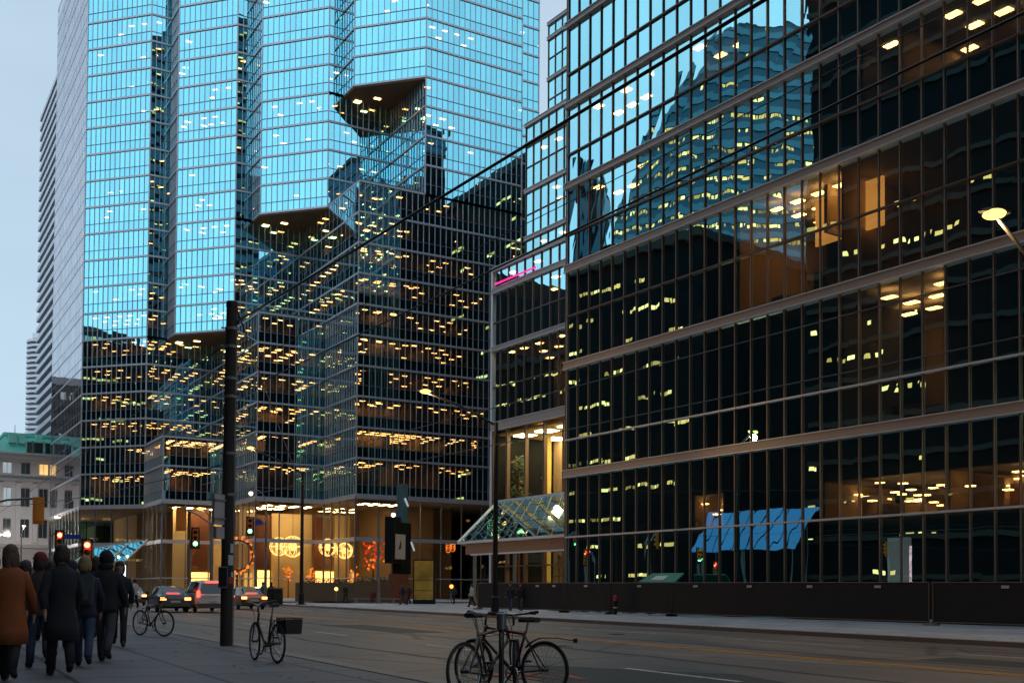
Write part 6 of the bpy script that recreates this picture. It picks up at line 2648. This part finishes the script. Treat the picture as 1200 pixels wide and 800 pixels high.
    if pack:
        t = MB()
        c_ = V[che] + Vector((-.20, 0, -.02)) * k
        t.box(c_.x - .09, c_.x + .06, c_.y - .15, c_.y + .15, c_.z - .25, c_.z + .2, pack)
        t.box(c_.x - .13, c_.x - .091, c_.y - .11, c_.y + .11, c_.z - .21, c_.z - .02, pack)
        t.build('backpack', o, bevel=.045)
        t = MB()
        for s in (-1, 1):
            t.tube([c_ + Vector((.05, s * .1, .19)), V[nb] + Vector((.0, s * .10, .01)) * k, V[che] + Vector((.16, s * .12, .02)) * k, V[bel] + Vector((.10, s * .17, .02)) * k], .018, pack, 6)
        t.build('backpack_strap', o)
    if bag:
        t = MB()
        b_ = V[pel] + Vector((-.02, -.24, -.02)) * k
        t.box(b_.x - .17, b_.x + .17, b_.y - .06, b_.y + .05, b_.z - .16, b_.z + .14, bag)
        bo = t.build('shoulder_bag', o, bevel=.03)
        t = MB()
        t.tube([b_ + Vector((.12, 0, .13)), V[che] + Vector((.16, .0, .0)), V[nb] + Vector((.03, .1, .0)), V[che] + Vector((-.16, .02, .05)), b_ + Vector((-.12, 0, .13))], .012, bag, 6)
        t.build('bag_strap', o)
    return o


away = lambda px: cam_heading(px, 0)
P = [
    # px, depth, heading offset, coat, legs, hair, h, stride, options, label
    (12, 14.6, -12, 'coat_orange', 'trousers_black', 'hair_brown', 1.76, .22, dict(long=True), 'person in a long rust orange coat at the left edge of the crowd'),
    (47, 17.0, 12, 'coat_brown', 'jeans', 'hair', 1.72, .20, dict(bag='bag_brown', hat='wool_red'), 'person in a red knitted hat and brown coat with a shoulder bag'),
    (72, 15.6, 8, 'coat_black', 'trousers_black', 'hair', 1.80, .18, dict(long=True), 'tall person in a long black coat in the middle of the crowd'),
    (99, 17.4, -5, 'coat_navy', 'jeans', 'hair_fair', 1.70, .24, dict(pack='coat_grey'), 'person in a navy coat and jeans with a grey backpack beside the tall person'),
    (124, 18.6, -14, 'coat_black', 'trousers_grey', 'hair', 1.82, .2, dict(hood=True), 'person in a black hooded coat and grey trousers at the right of the crowd'),
    (30, 20.5, 10, 'coat_grey', 'trousers_black', 'hair', 1.68, .2, dict(scarf='wool_red', hat='coat_grey'), 'person in a grey coat with a red scarf behind the orange coat'),
    (84, 22.5, 4, 'coat_navy', 'trousers_black', 'hair_brown', 1.74, .18, dict(hood=True), 'person in a hooded navy coat at the back of the crowd'),
    (-8, 19.0, 5, 'coat_black', 'jeans', 'hair', 1.78, .2, dict(bag='bag_brown'), 'person in a black jacket and jeans cut by the left edge of the frame'),
    (60, 19.5, -8, 'coat_black', 'trousers_grey', 'hair', 1.66, .16, dict(scarf='coat_grey'), 'short person in a black coat with a grey scarf in the crowd'),
    (112, 20.5, 6, 'coat_brown', 'trousers_black', 'hair', 1.77, .22, dict(long=True), 'person in a long dark brown coat near the right of the crowd'),
    (18, 24.0, -4, 'coat_navy', 'trousers_black', 'hair', 1.80, .2, dict(), 'tall person in a navy jacket far back at the left of the crowd'),
    (52, 25.5, 10, 'coat_black', 'trousers_black', 'hair_brown', 1.72, .2, dict(hood=True), 'person in a black hooded coat far back in the crowd'),
    (106, 26.5, 3, 'coat_grey', 'jeans', 'hair', 1.70, .2, dict(), 'person in a grey jacket and jeans at the far back of the crowd'),
    (140, 23.5, 178, 'coat_black', 'trousers_black', 'hair', 1.76, .22, dict(), 'person in a short black jacket nearest the brown bicycle'),
]
for px, dep, off, coat, legs, hair, h, st_, kw, lab in P:
    person(lab, foot(px, dep), cam_heading(px, off), coat, legs, hair, h, st_, **kw)
far = [
    (158, 66, 30, 'coat_white', 'trousers_black', 'person in a pale jacket crossing the road beyond the brown bicycle', {}),
    (308, 86, 60, 'coat_teal', 'trousers_black', 'person in a teal coat on the far kerb behind the bronze car', {}),
    (318, 88, -20, 'coat_black', 'trousers_black', 'person in black beside the litter bin on the far kerb', {}),
    (405, 98, 200, 'coat_black', 'trousers_black', 'person in black standing before the long planter', {}),
    (532, 100, 150, 'coat_grey', 'trousers_black', 'person in a grey coat near the thin amber light post', {}),
    (553, 84, 80, 'coat_white', 'trousers_black', 'person in a white coat at the left end of the mesh fence', {}),
    (598, 68, 165, 'coat_navy', 'jeans', 'person in a navy coat walking before the fence right of the tall lamp', {}),
    (610, 68.6, 170, 'coat_black', 'trousers_grey', 'person in a black coat and grey trousers walking before the fence', {}),
    (472, 92, 100, 'coat_navy', 'trousers_grey', 'person in a navy coat walking past the monument sign', {}),
    (479, 93, 120, 'coat_brown', 'trousers_black', 'person in a brown coat walking past the monument sign', {}),
]
for px, dep, off, coat, legs, lab, kw in far:
    person(lab, foot(px, dep), cam_heading(px, off), coat, legs, 'hair', 1.72, .2, low=True, group='people on the far side of the street', **kw)
b_ = foot(437, 101)
o = thing('stone_bench', 'low grey stone bench in front of the planter wall', 'bench', b_, R(-28))
t = MB()
t.box(-1.9, 2.4, -.25, .3, .36, .47, 'concrete')
t.build('seat', o)
for x in (-1.5, 1.9):
    t = MB()
    t.box(x - .15, x + .15, -.2, .25, 0, .355, 'concrete')
    t.build('leg', o)
person('person in a red jacket sitting on the stone bench', b_ + Vector((0, 0, .0)), R(-118), 'wool_red', 'trousers_black', 'hair', 1.7, sit=True, low=True, group='people on the far side of the street')
